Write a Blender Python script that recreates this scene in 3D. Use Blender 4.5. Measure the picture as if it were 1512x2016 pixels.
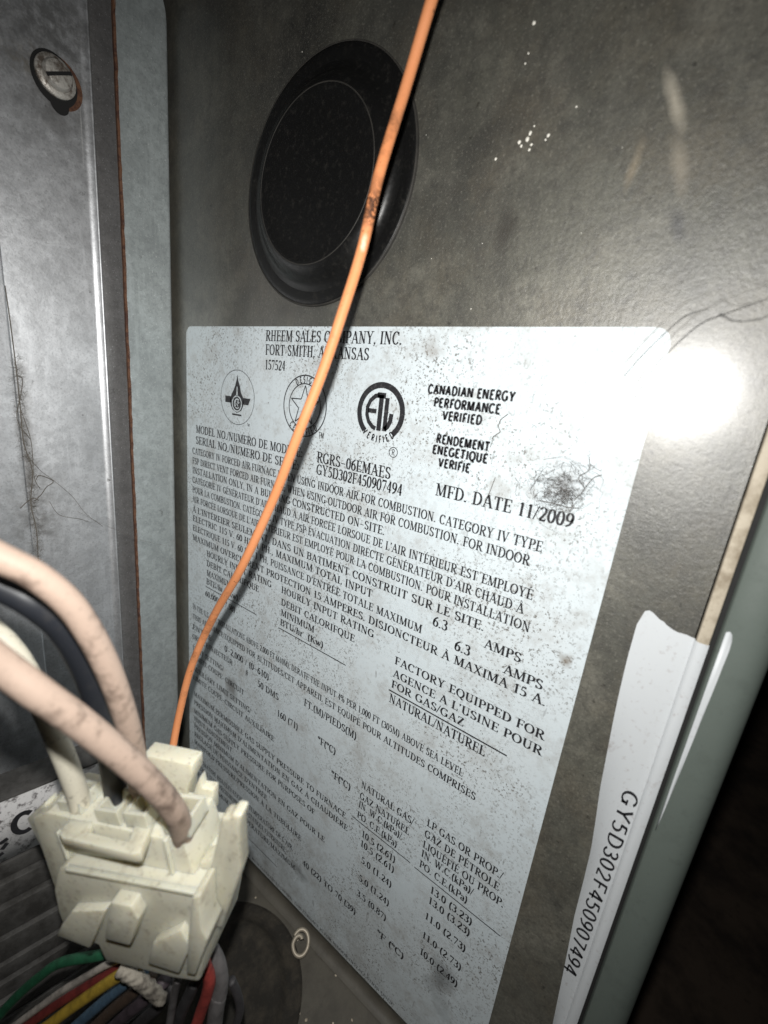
import bpy, bmesh, math, random
from mathutils import Vector, Matrix

random.seed(7)
for o in list(bpy.data.objects):
    bpy.data.objects.remove(o)
scene = bpy.context.scene
COL = scene.collection

# ------------------------------------------------------------------ camera
# world: X into the cabinet side wall (wall face at X=0), Y into the cabinet, Z up; camera 0.11 m from the wall
FPX, PX, PY = 831.0, 756.0, 1008.0
def _dir(x, y):
    return Vector((x - PX, y - PY, FPX)).normalized()
AY = _dir(-510, 641)
AZ = -_dir(397, 4130)
AZ = (AZ - AZ.dot(AY) * AY).normalized()
AX = AY.cross(AZ)
DIST = 0.11
CAM = Vector((-DIST, 0, 0))
def c2w(v):                                   # camera vector (right, down, forward) -> world vector
    return Vector((AX.dot(v), AY.dot(v), AZ.dot(v)))
def ray(x, y):
    return c2w(Vector((x - PX, y - PY, FPX)))
def at(x, y, depth):                          # point seen at a pixel, at a given depth
    return CAM + ray(x, y) * (depth / FPX)
def hit(x, y, axis, val):                     # point seen at a pixel, on an axis-aligned plane
    r = ray(x, y)
    return CAM + r * ((val - CAM[axis]) / r[axis])
def on_wall(x, y, off=0.0):
    return hit(x, y, 0, -off)

cd = bpy.data.cameras.new('camera')
cam = bpy.data.objects.new('camera', cd)
COL.objects.link(cam)
R = Matrix((c2w(Vector((1, 0, 0))), c2w(Vector((0, -1, 0))), c2w(Vector((0, 0, -1))))).transposed()
cam.matrix_world = Matrix.Translation(CAM) @ R.to_4x4()
cd.sensor_fit = 'VERTICAL'
cd.sensor_height = 36.0
cd.lens = 36.0 * FPX / 2016.0
cd.clip_start = 0.004
cd.clip_end = 20
cd.dof.use_dof = True
cd.dof.focus_distance = 0.15
cd.dof.aperture_fstop = 13
scene.camera = cam
scene.view_settings.view_transform = 'Standard'
scene.view_settings.look = 'None'
scene.view_settings.exposure = 0.1
scene.view_settings.gamma = 1.0

# ------------------------------------------------------------------ light: the phone's flash, just above the lens, in a dark room
w = bpy.data.worlds.new('World')
scene.world = w
w.use_nodes = True
w.node_tree.nodes['Background'].inputs[0].default_value = (0.9, 0.95, 1.0, 1)
w.node_tree.nodes['Background'].inputs[1].default_value = 0.0035
ld = bpy.data.lights.new('flash', 'SPOT')
ld.energy = 1.0
ld.shadow_soft_size = 0.0016
ld.spot_size = math.radians(150)
ld.spot_blend = 1.0
ld.color = (1.0, 0.985, 0.95)
ld.use_nodes = True
nt = ld.node_tree
em = nt.nodes['Emission']
fo = nt.nodes.new('ShaderNodeLightFalloff')
fo.inputs['Strength'].default_value = 9.1
nt.links.new(fo.outputs['Linear'], em.inputs['Strength'])
flash = bpy.data.objects.new('flash', ld)
COL.objects.link(flash)
fq = ray(800, 1090).to_track_quat('-Z', 'Y')
flash.matrix_world = Matrix.Translation(Vector((-DIST, 0.0022, 0.0165))) @ fq.to_matrix().to_4x4()

# ------------------------------------------------------------------ helpers
def link(o, parent=None):
    COL.objects.link(o)
    if parent is not None:
        o.parent = parent
    return o
def mesh(name, verts, faces, mat, parent=None, smooth=False, bevel=0, seg=2, mw=None):
    me = bpy.data.meshes.new(name)
    me.from_pydata([tuple(v) for v in verts], [], faces)
    me.update()
    bm = bmesh.new(); bm.from_mesh(me)
    if faces and not getattr(mesh, 'flat', False):
        bmesh.ops.recalc_face_normals(bm, faces=bm.faces)
    if bevel:
        bmesh.ops.bevel(bm, geom=[e for e in bm.edges if e.calc_face_angle(0) > 0.5], offset=bevel,
                        segments=seg, profile=0.5, affect='EDGES', clamp_overlap=True)
    bm.to_mesh(me); bm.free()
    if smooth:
        for p in me.polygons: p.use_smooth = True
        if bevel:
            me.set_sharp_from_angle(angle=math.radians(40))
    me.materials.append(mat)
    o = bpy.data.objects.new(name, me)
    if mw is not None: o.matrix_world = mw
    return link(o, parent)
def tag(o, label, cat, group=None, kind=None):
    if label: o['label'] = label
    if cat: o['category'] = cat
    if group: o['group'] = group
    if kind: o['kind'] = kind
    return o
def structure(o):
    o['kind'] = 'structure'; return o
def empty(name, loc):
    e = bpy.data.objects.new(name, None)
    e.empty_display_size = 0.01
    e.location = loc
    return link(e)
def adopt(child, root):                       # parent keeping the child's world place
    child.parent = root
    child.matrix_parent_inverse = Matrix.Translation(-Vector(root.location))
    return child
def box(name, lo, hi, mat, parent=None, bevel=0, smooth=True):
    (x0, y0, z0), (x1, y1, z1) = lo, hi
    v = [(x0, y0, z0), (x1, y0, z0), (x1, y1, z0), (x0, y1, z0), (x0, y0, z1), (x1, y0, z1), (x1, y1, z1), (x0, y1, z1)]
    f = [(0, 3, 2, 1), (4, 5, 6, 7), (0, 1, 5, 4), (1, 2, 6, 5), (2, 3, 7, 6), (3, 0, 4, 7)]
    return mesh(name, v, f, mat, parent, smooth=bool(bevel) and smooth, bevel=bevel)
def catmull(pts, n=8):
    P = [Vector(p) for p in pts]
    P = [2 * P[0] - P[1]] + P + [2 * P[-1] - P[-2]]
    out = []
    for i in range(1, len(P) - 2):
        for k in range(n):
            t = k / n
            a, b, c, d = P[i - 1], P[i], P[i + 1], P[i + 2]
            out.append(0.5 * ((2 * b) + (c - a) * t + (2 * a - 5 * b + 4 * c - d) * t * t + (3 * b - a - 3 * c + d) * t ** 3))
    out.append(P[-2])
    return out
def tube_data(path, rad, seg=12, twist=None):
    verts, faces = [], []
    n = len(path)
    nrm = None
    for i, p in enumerate(path):
        t = (path[min(i + 1, n - 1)] - path[max(i - 1, 0)]).normalized()
        if nrm is None:
            nrm = t.orthogonal().normalized()
        else:
            nrm = (nrm - nrm.dot(t) * t).normalized()
        b = t.cross(nrm)
        r = rad(i / max(1, n - 1)) if callable(rad) else rad
        for k in range(seg):
            a = 2 * math.pi * k / seg
            rr = r
            if twist: rr = r * (1 + twist[0] * math.cos(twist[1] * a + twist[2] * i))
            verts.append(p + (nrm * math.cos(a) + b * math.sin(a)) * rr)
        if i:
            o = (i - 1) * seg
            for k in range(seg):
                faces.append((o + k, o + (k + 1) % seg, o + seg + (k + 1) % seg, o + seg + k))
    faces.append(tuple(range(seg))[::-1])
    faces.append(tuple((n - 1) * seg + k for k in range(seg)))
    return verts, faces
def tube(name, pts, rad, mat, parent=None, n=8, seg=12, twist=None):
    v, f = tube_data(catmull(pts, n), rad, seg, twist)
    return mesh(name, v, f, mat, parent, smooth=True)

# ------------------------------------------------------------------ materials
class Mat:
    def __init__(s, name, base, rough=0.5, metal=0.0, spec=0.5):
        s.m = bpy.data.materials.new(name); s.m.use_nodes = True
        s.t = s.m.node_tree; s.b = s.t.nodes['Principled BSDF']
        s.b.inputs['Base Color'].default_value = (*base, 1)
        s.b.inputs['Roughness'].default_value = rough
        s.b.inputs['Metallic'].default_value = metal
        s.b.inputs['Specular IOR Level'].default_value = spec
        tc = s.t.nodes.new('ShaderNodeTexCoord'); s.co = tc.outputs['Object']
        rgb = s.t.nodes.new('ShaderNodeRGB'); rgb.outputs[0].default_value = (*base, 1)
        s.col = rgb.outputs[0]
        s.h = None
    def node(s, t, **kw):
        n = s.t.nodes.new(t)
        for k, v in kw.items(): setattr(n, k, v)
        return n
    def put(s, sock, val):
        if hasattr(val, 'is_linked'): s.t.links.new(val, sock)
        else: sock.default_value = val
    def math(s, op, a, b=0.5, clamp=False):
        n = s.node('ShaderNodeMath', operation=op, use_clamp=clamp)
        s.put(n.inputs[0], a); s.put(n.inputs[1], b)
        return n.outputs[0]
    def noise(s, scale, detail=4, rough=0.6, stretch=None, off=(0, 0, 0), lo=0.0, hi=1.0, dist=0.0):
        mp = s.node('ShaderNodeMapping')
        s.t.links.new(s.co, mp.inputs[0])
        mp.inputs['Location'].default_value = off
        if stretch: mp.inputs['Scale'].default_value = stretch
        n = s.node('ShaderNodeTexNoise')
        n.inputs['Scale'].default_value = scale; n.inputs['Detail'].default_value = detail
        n.inputs['Roughness'].default_value = rough; n.inputs['Distortion'].default_value = dist
        s.t.links.new(mp.outputs[0], n.inputs['Vector'])
        return s.ramp(n.outputs[0], lo, hi)
    def ramp(s, v, lo, hi):
        n = s.node('ShaderNodeMapRange', clamp=True)
        s.t.links.new(v, n.inputs[0])
        n.inputs[1].default_value = lo; n.inputs[2].default_value = hi
        return n.outputs[0]
    def voro(s, scale, lo, hi, off=(0, 0, 0), feat='F1'):
        mp = s.node('ShaderNodeMapping'); s.t.links.new(s.co, mp.inputs[0]); mp.inputs['Location'].default_value = off
        n = s.node('ShaderNodeTexVoronoi', feature=feat); n.inputs['Scale'].default_value = scale
        s.t.links.new(mp.outputs[0], n.inputs['Vector'])
        return s.ramp(n.outputs['Distance'], lo, hi), n.outputs['Color']
    def blob(s, c, r, soft=0.6, wob=0.5, ws=150, rot=0.0):      # a soft patch of its own shape round a point; r = radii
        mp = s.node('ShaderNodeMapping', vector_type='TEXTURE')
        n = s.node('ShaderNodeTexNoise'); n.inputs['Scale'].default_value = ws; n.inputs['Detail'].default_value = 3
        s.t.links.new(s.co, n.inputs['Vector'])
        mp.inputs['Location'].default_value = c; mp.inputs['Scale'].default_value = r
        mp.inputs['Rotation'].default_value = (rot, 0, 0)
        s.t.links.new(s.co, mp.inputs[0])
        ln = s.node('ShaderNodeVectorMath', operation='LENGTH'); s.t.links.new(mp.outputs[0], ln.inputs[0])
        d = s.math('ADD', ln.outputs['Value'], s.math('MULTIPLY', s.math('SUBTRACT', n.outputs[0], 0.5), wob * 2))
        return s.ramp(d, 1.0, 1.0 - soft)
    def over(s, fac, colour, amount=1.0):
        mx = s.node('ShaderNodeMix', data_type='RGBA')
        s.put(mx.inputs[0], s.math('MULTIPLY', fac, amount) if amount != 1.0 else fac)
        s.t.links.new(s.col, mx.inputs[6])
        if hasattr(colour, 'is_linked'): s.t.links.new(colour, mx.inputs[7])
        else: mx.inputs[7].default_value = (*colour, 1)
        s.col = mx.outputs[2]
        return s
    def rough(s, fac, lo, hi):
        n = s.node('ShaderNodeMapRange'); s.t.links.new(fac, n.inputs[0])
        n.inputs[3].default_value = lo; n.inputs[4].default_value = hi
        s.t.links.new(n.outputs[0], s.b.inputs['Roughness']); return s
    def bump(s, height, dist, strength=1.0):
        n = s.node('ShaderNodeBump'); n.inputs['Distance'].default_value = dist; n.inputs['Strength'].default_value = strength
        s.t.links.new(height, n.inputs['Height'])
        if s.h is not None: s.t.links.new(s.h, n.inputs['Normal'])
        s.h = n.outputs[0]; return s
    def done(s):
        s.t.links.new(s.col, s.b.inputs['Base Color'])
        if s.h is not None: s.t.links.new(s.h, s.b.inputs['Normal'])
        return s.m

def wall_paint():
    m = Mat('taupe_paint', (0.112, 0.110, 0.090), 0.33, 0.0, 1.0)
    m.b.inputs['Coat Weight'].default_value = 0.7
    m.b.inputs['Coat Roughness'].default_value = 0.235
    big = m.noise(14, 9, 0.70, lo=0.44, hi=0.60, dist=0.8)
    m.over(big, (0.046, 0.046, 0.041), 0.80)
    pale = m.noise(26, 8, 0.7, off=(8, 8, 4), lo=0.50, hi=0.62, dist=0.5)
    m.over(pale, (0.185, 0.178, 0.148), 0.7)
    warm = m.noise(34, 6, 0.65, off=(3, 1, 2), lo=0.48, hi=0.62)
    m.over(warm, (0.108, 0.092, 0.066), 0.5)
    run = m.noise(60, 6, 0.7, off=(2, 6, 2), stretch=(1, 1.6, 0.28), lo=0.50, hi=0.74)
    m.over(run, (0.19, 0.18, 0.15), 0.40)
    falloff_grime = m.noise(55, 8, 0.75, off=(5, 2, 2), lo=0.40, hi=0.66)
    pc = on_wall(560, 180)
    m.over(m.math('MULTIPLY', m.blob((0, pc.y, pc.z), (0.05, 0.125, 0.105), soft=1.0, wob=0.35, ws=22), m.math('ADD', falloff_grime, 0.45)), (0.022, 0.022, 0.020), 0.80)  # some grime, plus the flash's falloff painted dark into the upper left
    mott = m.noise(330, 5, 0.75, off=(4, 4, 1), lo=0.46, hi=0.68)
    m.over(mott, (0.045, 0.043, 0.038), 0.65)
    fine = m.noise(1000, 3, 0.7, lo=0.42, hi=0.66)
    m.over(fine, (0.05, 0.048, 0.042), 0.45)
    lightf = m.noise(1500, 2, 0.6, off=(9, 4, 1), lo=0.58, hi=0.72)
    m.over(lightf, (0.22, 0.21, 0.18), 0.45)
    spots = m.noise(260, 5, 0.75, off=(1, 7, 3), lo=0.62, hi=0.69)
    m.over(spots, (0.022, 0.020, 0.016), 0.8)
    # blurred reflections painted in as pale and dark streaks, then dark scuffs
    def wb(px, py, r, rot=0, **k):
        p = on_wall(px, py)
        return m.blob((0, p.y, p.z), (0.02, r[0], r[1]), rot=rot, **k)
    def streak(a, b, wid, **k):                 # a painted streak between two points of the wall
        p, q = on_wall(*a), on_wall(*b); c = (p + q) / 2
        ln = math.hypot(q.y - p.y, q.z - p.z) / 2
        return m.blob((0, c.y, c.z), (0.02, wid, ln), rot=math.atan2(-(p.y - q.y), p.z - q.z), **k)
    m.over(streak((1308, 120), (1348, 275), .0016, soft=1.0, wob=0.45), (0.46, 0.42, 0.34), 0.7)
    m.over(streak((1330, 240), (1345, 400), .0018, soft=0.9, wob=0.45), (0.26, 0.23, 0.18), 0.6)
    m.over(streak((1272, 260), (1225, 390), .0013, soft=0.9, wob=0.5), (0.24, 0.20, 0.14), 0.6)
    m.over(streak((1325, 395), (1345, 500), .0017, soft=0.9, wob=0.5), (0.03, 0.03, 0.032), 0.75)
    m.over(wb(1000, 450, (0.0032, 0.0065), soft=0.8, wob=0.9), (0.035, 0.032, 0.027), 0.7)
    m.over(wb(400, 600, (0.010, 0.005), soft=0.9, wob=1.1), (0.03, 0.028, 0.024), 0.6)
    m.over(wb(560, 610, (0.012, 0.004), soft=0.9, wob=1.2), (0.04, 0.036, 0.03), 0.6)
    m.rough(m.noise(60, 4, 0.6, off=(2, 2, 2)), 0.36, 0.50)
    m.bump(m.noise(700, 5, 0.75), 0.00020, 0.8)
    m.bump(m.noise(45, 2, 0.5, off=(5, 5, 5)), 0.0006, 0.35)
    return m.done()
def label_paper():
    m = Mat('label_paper', (0.575, 0.640, 0.675), 0.24, 0.0, 0.5)
    m.over(m.noise(22, 4, 0.6, lo=0.42, hi=0.75), (0.55, 0.59, 0.605), 0.5)
    m.over(m.noise(420, 4, 0.75, lo=0.545, hi=0.70), (0.26, 0.25, 0.235), 0.38)
    dens = m.noise(26, 3, 0.6, off=(4, 4, 4), lo=0.38, hi=0.60)
    sp = m.noise(1300, 3, 0.65, off=(2, 8, 1), lo=0.575, hi=0.615)
    m.over(m.math('MULTIPLY', sp, dens), (0.085, 0.07, 0.055), 0.85)
    sp2 = m.noise(480, 5, 0.8, off=(6, 1, 3), lo=0.655, hi=0.675)
    m.over(sp2, (0.06, 0.045, 0.035), 0.85)
    brown = m.noise(190, 5, 0.8, off=(1, 1, 8), lo=0.665, hi=0.74)
    m.over(brown, (0.24, 0.16, 0.10), 0.6)
    hairs = m.noise(170, 2, 0.5, off=(8, 3, 3), stretch=(1, 3.5, 0.8), lo=0.70, hi=0.72)
    m.over(hairs, (0.12, 0.11, 0.10), 0.35)
    def wb(px, py, r, **k):
        p = on_wall(px, py); return m.blob((0, p.y, p.z), (0.02, r[0], r[1]), **k)
    m.over(m.noise(75, 7, 0.75, off=(3, 9, 9), lo=0.50, hi=0.66), (0.33, 0.32, 0.30), 0.5)
    grime = m.noise(60, 5, 0.7, off=(7, 7, 2), lo=0.35, hi=0.68)
    m.over(m.math('MULTIPLY', wb(560, 1800, (0.12, 0.075), soft=0.9, wob=0.5, ws=30), grime), (0.20, 0.19, 0.17), 0.75)
    m.over(wb(865, 1935, (0.006, 0.016), soft=0.9, wob=0.9, ws=90), (0.06, 0.055, 0.05), 0.75)
    m.over(wb(455, 1355, (0.006, 0.010), soft=0.9, wob=1.0, ws=160), (0.10, 0.09, 0.08), 0.6)
    m.over(wb(590, 1715, (0.007, 0.004), soft=0.9, wob=0.9), (0.08, 0.075, 0.07), 0.65)
    m.over(wb(1110, 945, (0.010, 0.008), soft=0.95, wob=0.9, ws=120), (0.30, 0.29, 0.29), 0.45)
    m.over(wb(850, 690, (0.004, 0.004), soft=0.9, wob=1.2), (0.2, 0.17, 0.14), 0.55)
    m.over(wb(1115, 1300, (0.0022, 0.0022), soft=0.9, wob=1.2), (0.15, 0.11, 0.07), 0.7)
    m.rough(m.noise(300, 4, 0.6, off=(2, 5, 2)), 0.18, 0.32)
    m.bump(m.noise(900, 3, 0.6), 0.00003, 0.5)
    return m.done()
def galv(name, base, rough, metal, dirt=0.5, spangle=0.35, extra=None):
    m = Mat(name, base, rough, metal, 0.5)
    f, c = m.voro(420, 0, 1)
    bw = m.node('ShaderNodeSeparateColor'); m.t.links.new(c, bw.inputs[0])
    m.over(bw.outputs[0], tuple(x * 0.70 for x in base), spangle)
    m.over(m.noise(1400, 3, 0.7, lo=0.5, hi=0.7), tuple(x * 0.5 for x in base), 0.6)
    m.over(m.noise(36, 8, 0.7, lo=0.44, hi=0.70, dist=0.5), tuple(x * 0.5 for x in base), dirt)
    m.over(m.noise(260, 6, 0.75, off=(2, 9, 3), lo=0.48, hi=0.68), tuple(x * 0.55 for x in base), 0.55)
    m.over(m.noise(110, 5, 0.7, off=(6, 2, 2), stretch=(1.5, 1, 0.15), lo=0.56, hi=0.74), tuple(min(1, x * 1.25) for x in base), 0.5)
    m.over(m.noise(1700, 2, 0.6, off=(3, 3, 9), lo=0.64, hi=0.72), (0.75, 0.77, 0.78), 0.5)
    m.over(m.noise(150, 5, 0.75, off=(4, 1, 9), lo=0.66, hi=0.72), (0.06, 0.055, 0.05), 0.7)
    if extra: extra(m)
    m.rough(m.noise(220, 4, 0.7, off=(1, 1, 1)), rough - 0.07, rough + 0.13)
    m.bump(m.noise(1600, 3, 0.7), 0.00006, 0.6)
    return m.done()
def plain(name, base, rough=0.5, metal=0.0, dirt=(0.02, 0.018, 0.015), amt=0.5, scale=120, lo=0.55, hi=0.75, spec=0.5, bump=0.0):
    m = Mat(name, base, rough, metal, spec)
    m.over(m.noise(scale, 5, 0.7, lo=lo, hi=hi), dirt, amt)
    m.over(m.noise(scale * 7, 3, 0.6, off=(5, 5, 1), lo=0.6, hi=0.75), dirt, amt * 0.6)
    m.rough(m.noise(scale * 2, 3, 0.6, off=(1, 9, 1)), max(0.05, rough - 0.08), min(1, rough + 0.15))
    if bump: m.bump(m.noise(scale * 6, 3, 0.6), bump, 0.7)
    return m.done()

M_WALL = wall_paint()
M_LABEL = label_paper()
M_INK = plain('black_ink', (0.022, 0.022, 0.025), 0.35, dirt=(0.14, 0.14, 0.14), amt=0.5, scale=900)
YB = 0.186                                     # face of the left-hand steel panel
def panel_marks(m):
    def pb(px, py, rx, rz, **k):
        p = hit(px, py, 1, YB); return m.blob(p, (rx, 0.02, rz), **k)
    m.over(m.math('MULTIPLY', pb(75, 135, .0085, .006, soft=.8, wob=.8, ws=300), m.noise(500, 5, .7, off=(1, 5, 5), lo=.42, hi=.58)), (0.42, 0.36, 0.26), 0.8)
    m.over(pb(110, 190, .009, .012, soft=.9, wob=.9, ws=200), (0.22, 0.21, 0.20), 0.6)
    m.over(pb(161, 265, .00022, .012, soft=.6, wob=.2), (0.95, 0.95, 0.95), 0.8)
    m.over(m.math('MULTIPLY', pb(70, 1010, .012, .02, soft=1, wob=.7, ws=120), m.noise(200, 6, .7, off=(2, 2, 7), lo=.4, hi=.6)), (0.16, 0.15, 0.14), 0.7)
    m.over(pb(50, 860, .0030, .035, soft=1, wob=.6, ws=250), (0.14, 0.13, 0.12), 0.75)
    m.over(m.math('MULTIPLY', pb(90, 60, .08, .05, soft=1, wob=.4, ws=60), m.noise(300, 7, .75, off=(3, 3, 1), lo=.40, hi=.58)), (0.22, 0.22, 0.22), 0.7)
M_GALV = galv('galvanised_steel', (0.72, 0.735, 0.76), 0.44, 0.85, dirt=0.6, spangle=0.45, extra=panel_marks)
M_STRIP = galv('galvanised_flange', (0.44, 0.485, 0.49), 0.48, 0.45, dirt=0.6, spangle=0.6)
M_WEB = galv('grey_steel_web', (0.27, 0.265, 0.265), 0.38, 0.6)
M_FLOOR = plain('dirty_floor_paint', (0.075, 0.068, 0.054), 0.6, dirt=(0.045, 0.04, 0.032), amt=0.8, scale=70, lo=0.4, hi=0.65, bump=0.0001)
M_RUST = plain('rusty_edge', (0.125, 0.058, 0.030), 0.8, dirt=(0.05, 0.018, 0.012), amt=0.9, scale=500, lo=0.45, hi=0.6, bump=0.0001)
M_PLUG = plain('black_plastic', (0.006, 0.006, 0.006), 0.30, dirt=(0.045, 0.042, 0.037), amt=0.45, scale=520, lo=0.54, hi=0.75)
M_PLUGDUST = plain('dusty_black_plastic', (0.035, 0.032, 0.028), 0.6, dirt=(0.012, 0.012, 0.011), amt=0.7, scale=200, lo=0.4, hi=0.65)
M_PLUGOLD = plain('dust_caked_plastic', (0.022, 0.020, 0.017), 0.85, dirt=(0.055, 0.047, 0.036), amt=0.7, scale=120, lo=0.45, hi=0.68, spec=0.2, bump=0.0003)
def orange():
    m = Mat('orange_insulation', (0.68, 0.27, 0.118), 0.58, 0, 0.35)
    m.over(m.noise(90, 4, 0.6, lo=0.4, hi=0.7), (0.66, 0.235, 0.085), 0.6)
    m.over(m.noise(700, 4, 0.75, lo=0.655, hi=0.70), (0.06, 0.03, 0.015), 0.9)
    p = at(738, 405, 0.0885)
    m.over(m.math('MULTIPLY', m.blob(p, (0.006, 0.006, 0.006), soft=0.7, wob=0.6, ws=200), m.noise(900, 4, 0.8, off=(1, 2, 3), lo=0.40, hi=0.50)), (0.03, 0.015, 0.01), 0.95)
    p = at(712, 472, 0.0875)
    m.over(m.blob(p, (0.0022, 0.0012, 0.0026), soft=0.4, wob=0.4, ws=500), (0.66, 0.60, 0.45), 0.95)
    m.over(m.noise(60, 5, 0.8, off=(6, 1, 1), lo=0.56, hi=0.70), (0.16, 0.075, 0.04), 0.7)
    m.bump(m.noise(1200, 2, 0.5), 0.00008, 0.6)
    return m.done()
M_ORANGE = orange()
M_CREAM = plain('cream_insulation', (0.55, 0.415, 0.335), 0.55, dirt=(0.13, 0.09, 0.07), amt=0.85, scale=190, lo=0.50, hi=0.68, bump=0.00008)
M_BLACKW = plain('black_insulation', (0.022, 0.025, 0.032), 0.45, dirt=(0.07, 0.065, 0.06), amt=0.5, scale=200)
M_WHITEW = plain('white_insulation', (0.72, 0.68, 0.56), 0.5, dirt=(0.10, 0.08, 0.055), amt=0.8, scale=380, lo=0.55, hi=0.66)
def nylon():
    m = Mat('yellowed_nylon', (0.70, 0.68, 0.56), 0.42, 0, 0.5)
    m.over(m.noise(60, 4, 0.6, lo=0.4, hi=0.72), (0.62, 0.59, 0.46), 0.7)
    m.over(m.noise(300, 5, 0.75, off=(2, 4, 4), lo=0.54, hi=0.70), (0.30, 0.25, 0.18), 0.55)
    m.over(m.noise(900, 3, 0.7, off=(7, 4, 4), lo=0.60, hi=0.70), (0.22, 0.19, 0.14), 0.5)
    m.b.inputs['Subsurface Weight'].default_value = 0.6
    m.b.inputs['Subsurface Radius'].default_value = (1.0, 0.8, 0.5)
    m.b.inputs['Subsurface Scale'].default_value = 0.0028
    m.bump(m.noise(500, 3, 0.6), 0.0001, 0.4)
    return m.done()
M_NYLON = nylon()
M_GREENPAINT = plain('grey_green_paint', (0.105, 0.125, 0.112), 0.42, dirt=(0.068, 0.08, 0.072), amt=0.6, scale=60, bump=0.00006)
M_HEM = plain('beige_hem', (0.42, 0.37, 0.29), 0.6, dirt=(0.2, 0.16, 0.11), amt=0.8, scale=160, lo=0.45, hi=0.65, bump=0.0001)
M_GAP = plain('black_gap', (0.008, 0.008, 0.008), 0.8, amt=0.1)
M_PAPER = plain('torn_white_paper', (0.54, 0.565, 0.585), 0.45, dirt=(0.25, 0.20, 0.18), amt=0.6, scale=110, lo=0.62, hi=0.74)
M_DUST = plain('grey_dust', (0.13, 0.12, 0.112), 0.95, amt=0.2)
M_PALETHREAD = plain('pale_thread', (0.22, 0.215, 0.20), 0.95, amt=0.1)
M_WEBDUST = plain('dusty_cobweb', (0.14, 0.125, 0.105), 0.95, amt=0.2)
M_SCREW = plain('worn_zinc', (0.55, 0.53, 0.49), 0.42, 0.5, dirt=(0.09, 0.06, 0.04), amt=0.85, scale=300, lo=0.46, hi=0.62, bump=0.0002)
M_DARK = plain('dark_hole', (0.006, 0.006, 0.006), 0.7, amt=0.1)
M_STEELCORE = plain('core_steel', (0.085, 0.082, 0.078), 0.6, 0.2, dirt=(0.03, 0.028, 0.025), amt=0.8, scale=150, lo=0.4, hi=0.62, bump=0.00015)
M_SPRING = plain('tarnished_steel', (0.33, 0.29, 0.23), 0.45, 0.4, dirt=(0.15, 0.12, 0.09), amt=0.7, scale=400)
M_SLEEVE = plain('dirty_braid', (0.34, 0.31, 0.26), 0.8, dirt=(0.07, 0.06, 0.05), amt=0.85, scale=420, lo=0.42, hi=0.6, bump=0.0002)
M_TAPE = plain('dirty_white_tape', (0.58, 0.57, 0.57), 0.6, dirt=(0.05, 0.04, 0.04), amt=0.85, scale=330, lo=0.52, hi=0.62)
M_FLECK = plain('pale_flecks', (0.75, 0.73, 0.66), 0.6, amt=0.1)

# ------------------------------------------------------------------ the setting: cabinet panels
ZF = -0.2415                                   # cabinet floor
WT = 0.0009
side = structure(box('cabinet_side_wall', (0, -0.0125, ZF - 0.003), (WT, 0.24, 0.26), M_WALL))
floor = structure(box('cabinet_floor', (-0.30, -0.0125, ZF - 0.0012), (-0.0004, 0.24, ZF), M_FLOOR))
# a low bend where the floor tray turns up against the wall
v, f = [], []
for yy in (-0.0125, 0.19):
    for k in range(7):
        a = math.pi / 2 * k / 6
        v.append((-0.0045 + 0.0040 * math.sin(a), yy, ZF + 0.0045 - 0.0040 * math.cos(a)))
for k in range(6): f.append((k, k + 1, 8 + k, 7 + k))
structure(mesh('floor_tray_bend', v, f, M_FLOOR, smooth=True))

xe = hit(206, 640, 1, YB - 0.0014).x
def bent_panel(name, x0, x1, y, r, z0, z1, mat, depth=0.02, flare=0):
    """sheet facing -Y between x0 and x1 whose right edge bends back with radius r"""
    prof = [(x0, y)]
    if flare:                                  # the edge rolls up towards the room before it turns back
        for k in range(9):
            t = k / 8
            prof.append((x1 - flare * (1 - t), y - flare * 0.55 * t * t))
        y = y - flare * 0.55 + 0.0003
        prof.append((x1 + 0.0003, y))
    else:
        for k in range(9):
            a = math.pi / 2 * k / 8
            prof.append((x1 - r + r * math.sin(a), y + r - r * math.cos(a)))
    prof.append((x1 + (0.0003 if flare else 0), y + depth))
    n = len(prof)
    v = [(px, py, z) for z in (z0, z1) for px, py in prof]
    f = [(k, k + 1, n + k + 1, n + k) for k in range(n - 1)]
    return mesh(name, v, f, mat, smooth=True)
panel = structure(bent_panel('cabinet_back_panel', -0.30, xe, YB, 0.0022, ZF, 0.26, M_GALV, flare=0.0026))
xs = hit(22, 680, 1, YB).x
seam = structure(bent_panel('cabinet_back_seam_sheet', -0.30, xs, YB - 0.0007, 0.0007, ZF, 0.26, M_GALV, 0.001))
web = structure(box('cabinet_recess_panel', (-0.05, 0.1995, ZF), (0.012, 0.2005, 0.26), M_WEB))

# flange strip with its raw rusty edge
YS = 0.1925
x0 = hit(252, 640, 1, YS).x
x1 = hit(341, 640, 1, YS).x
zt = hit(330, 20, 1, YS).z + 0.010
fl = empty('mounting_flange', (x0, YS, ZF))
prof = [(x0, YS)]
r = 0.0016
for k in range(7):
    a = math.pi / 2 * k / 6
    prof.append((x1 - r + r * math.sin(a), YS + r - r * math.cos(a)))
prof.append((x1, YS + 0.0068))
# rounded top corner: the sheet's height falls towards its right edge
def ztop(x):
    d = max(0.0, (x - (x0 + 0.45 * (x1 - x0))) / (0.55 * (x1 - x0)))
    return zt - 0.019 * (1 - math.sqrt(max(0, 1 - min(1, d) ** 2)))
xs_ = [x0 + (x1 - r - x0) * k / 12 for k in range(13)]
prof = [(x, YS) for x in xs_] + prof[2:]
n = len(prof)
v = [(px, py, ZF) for px, py in prof] + [(px, py, ztop(px)) for px, py in prof]
f = [(k, k + 1, n + k + 1, n + k) for k in range(n - 1)]
adopt(mesh('flange_face', v, f, M_STRIP, smooth=True), fl)
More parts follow.
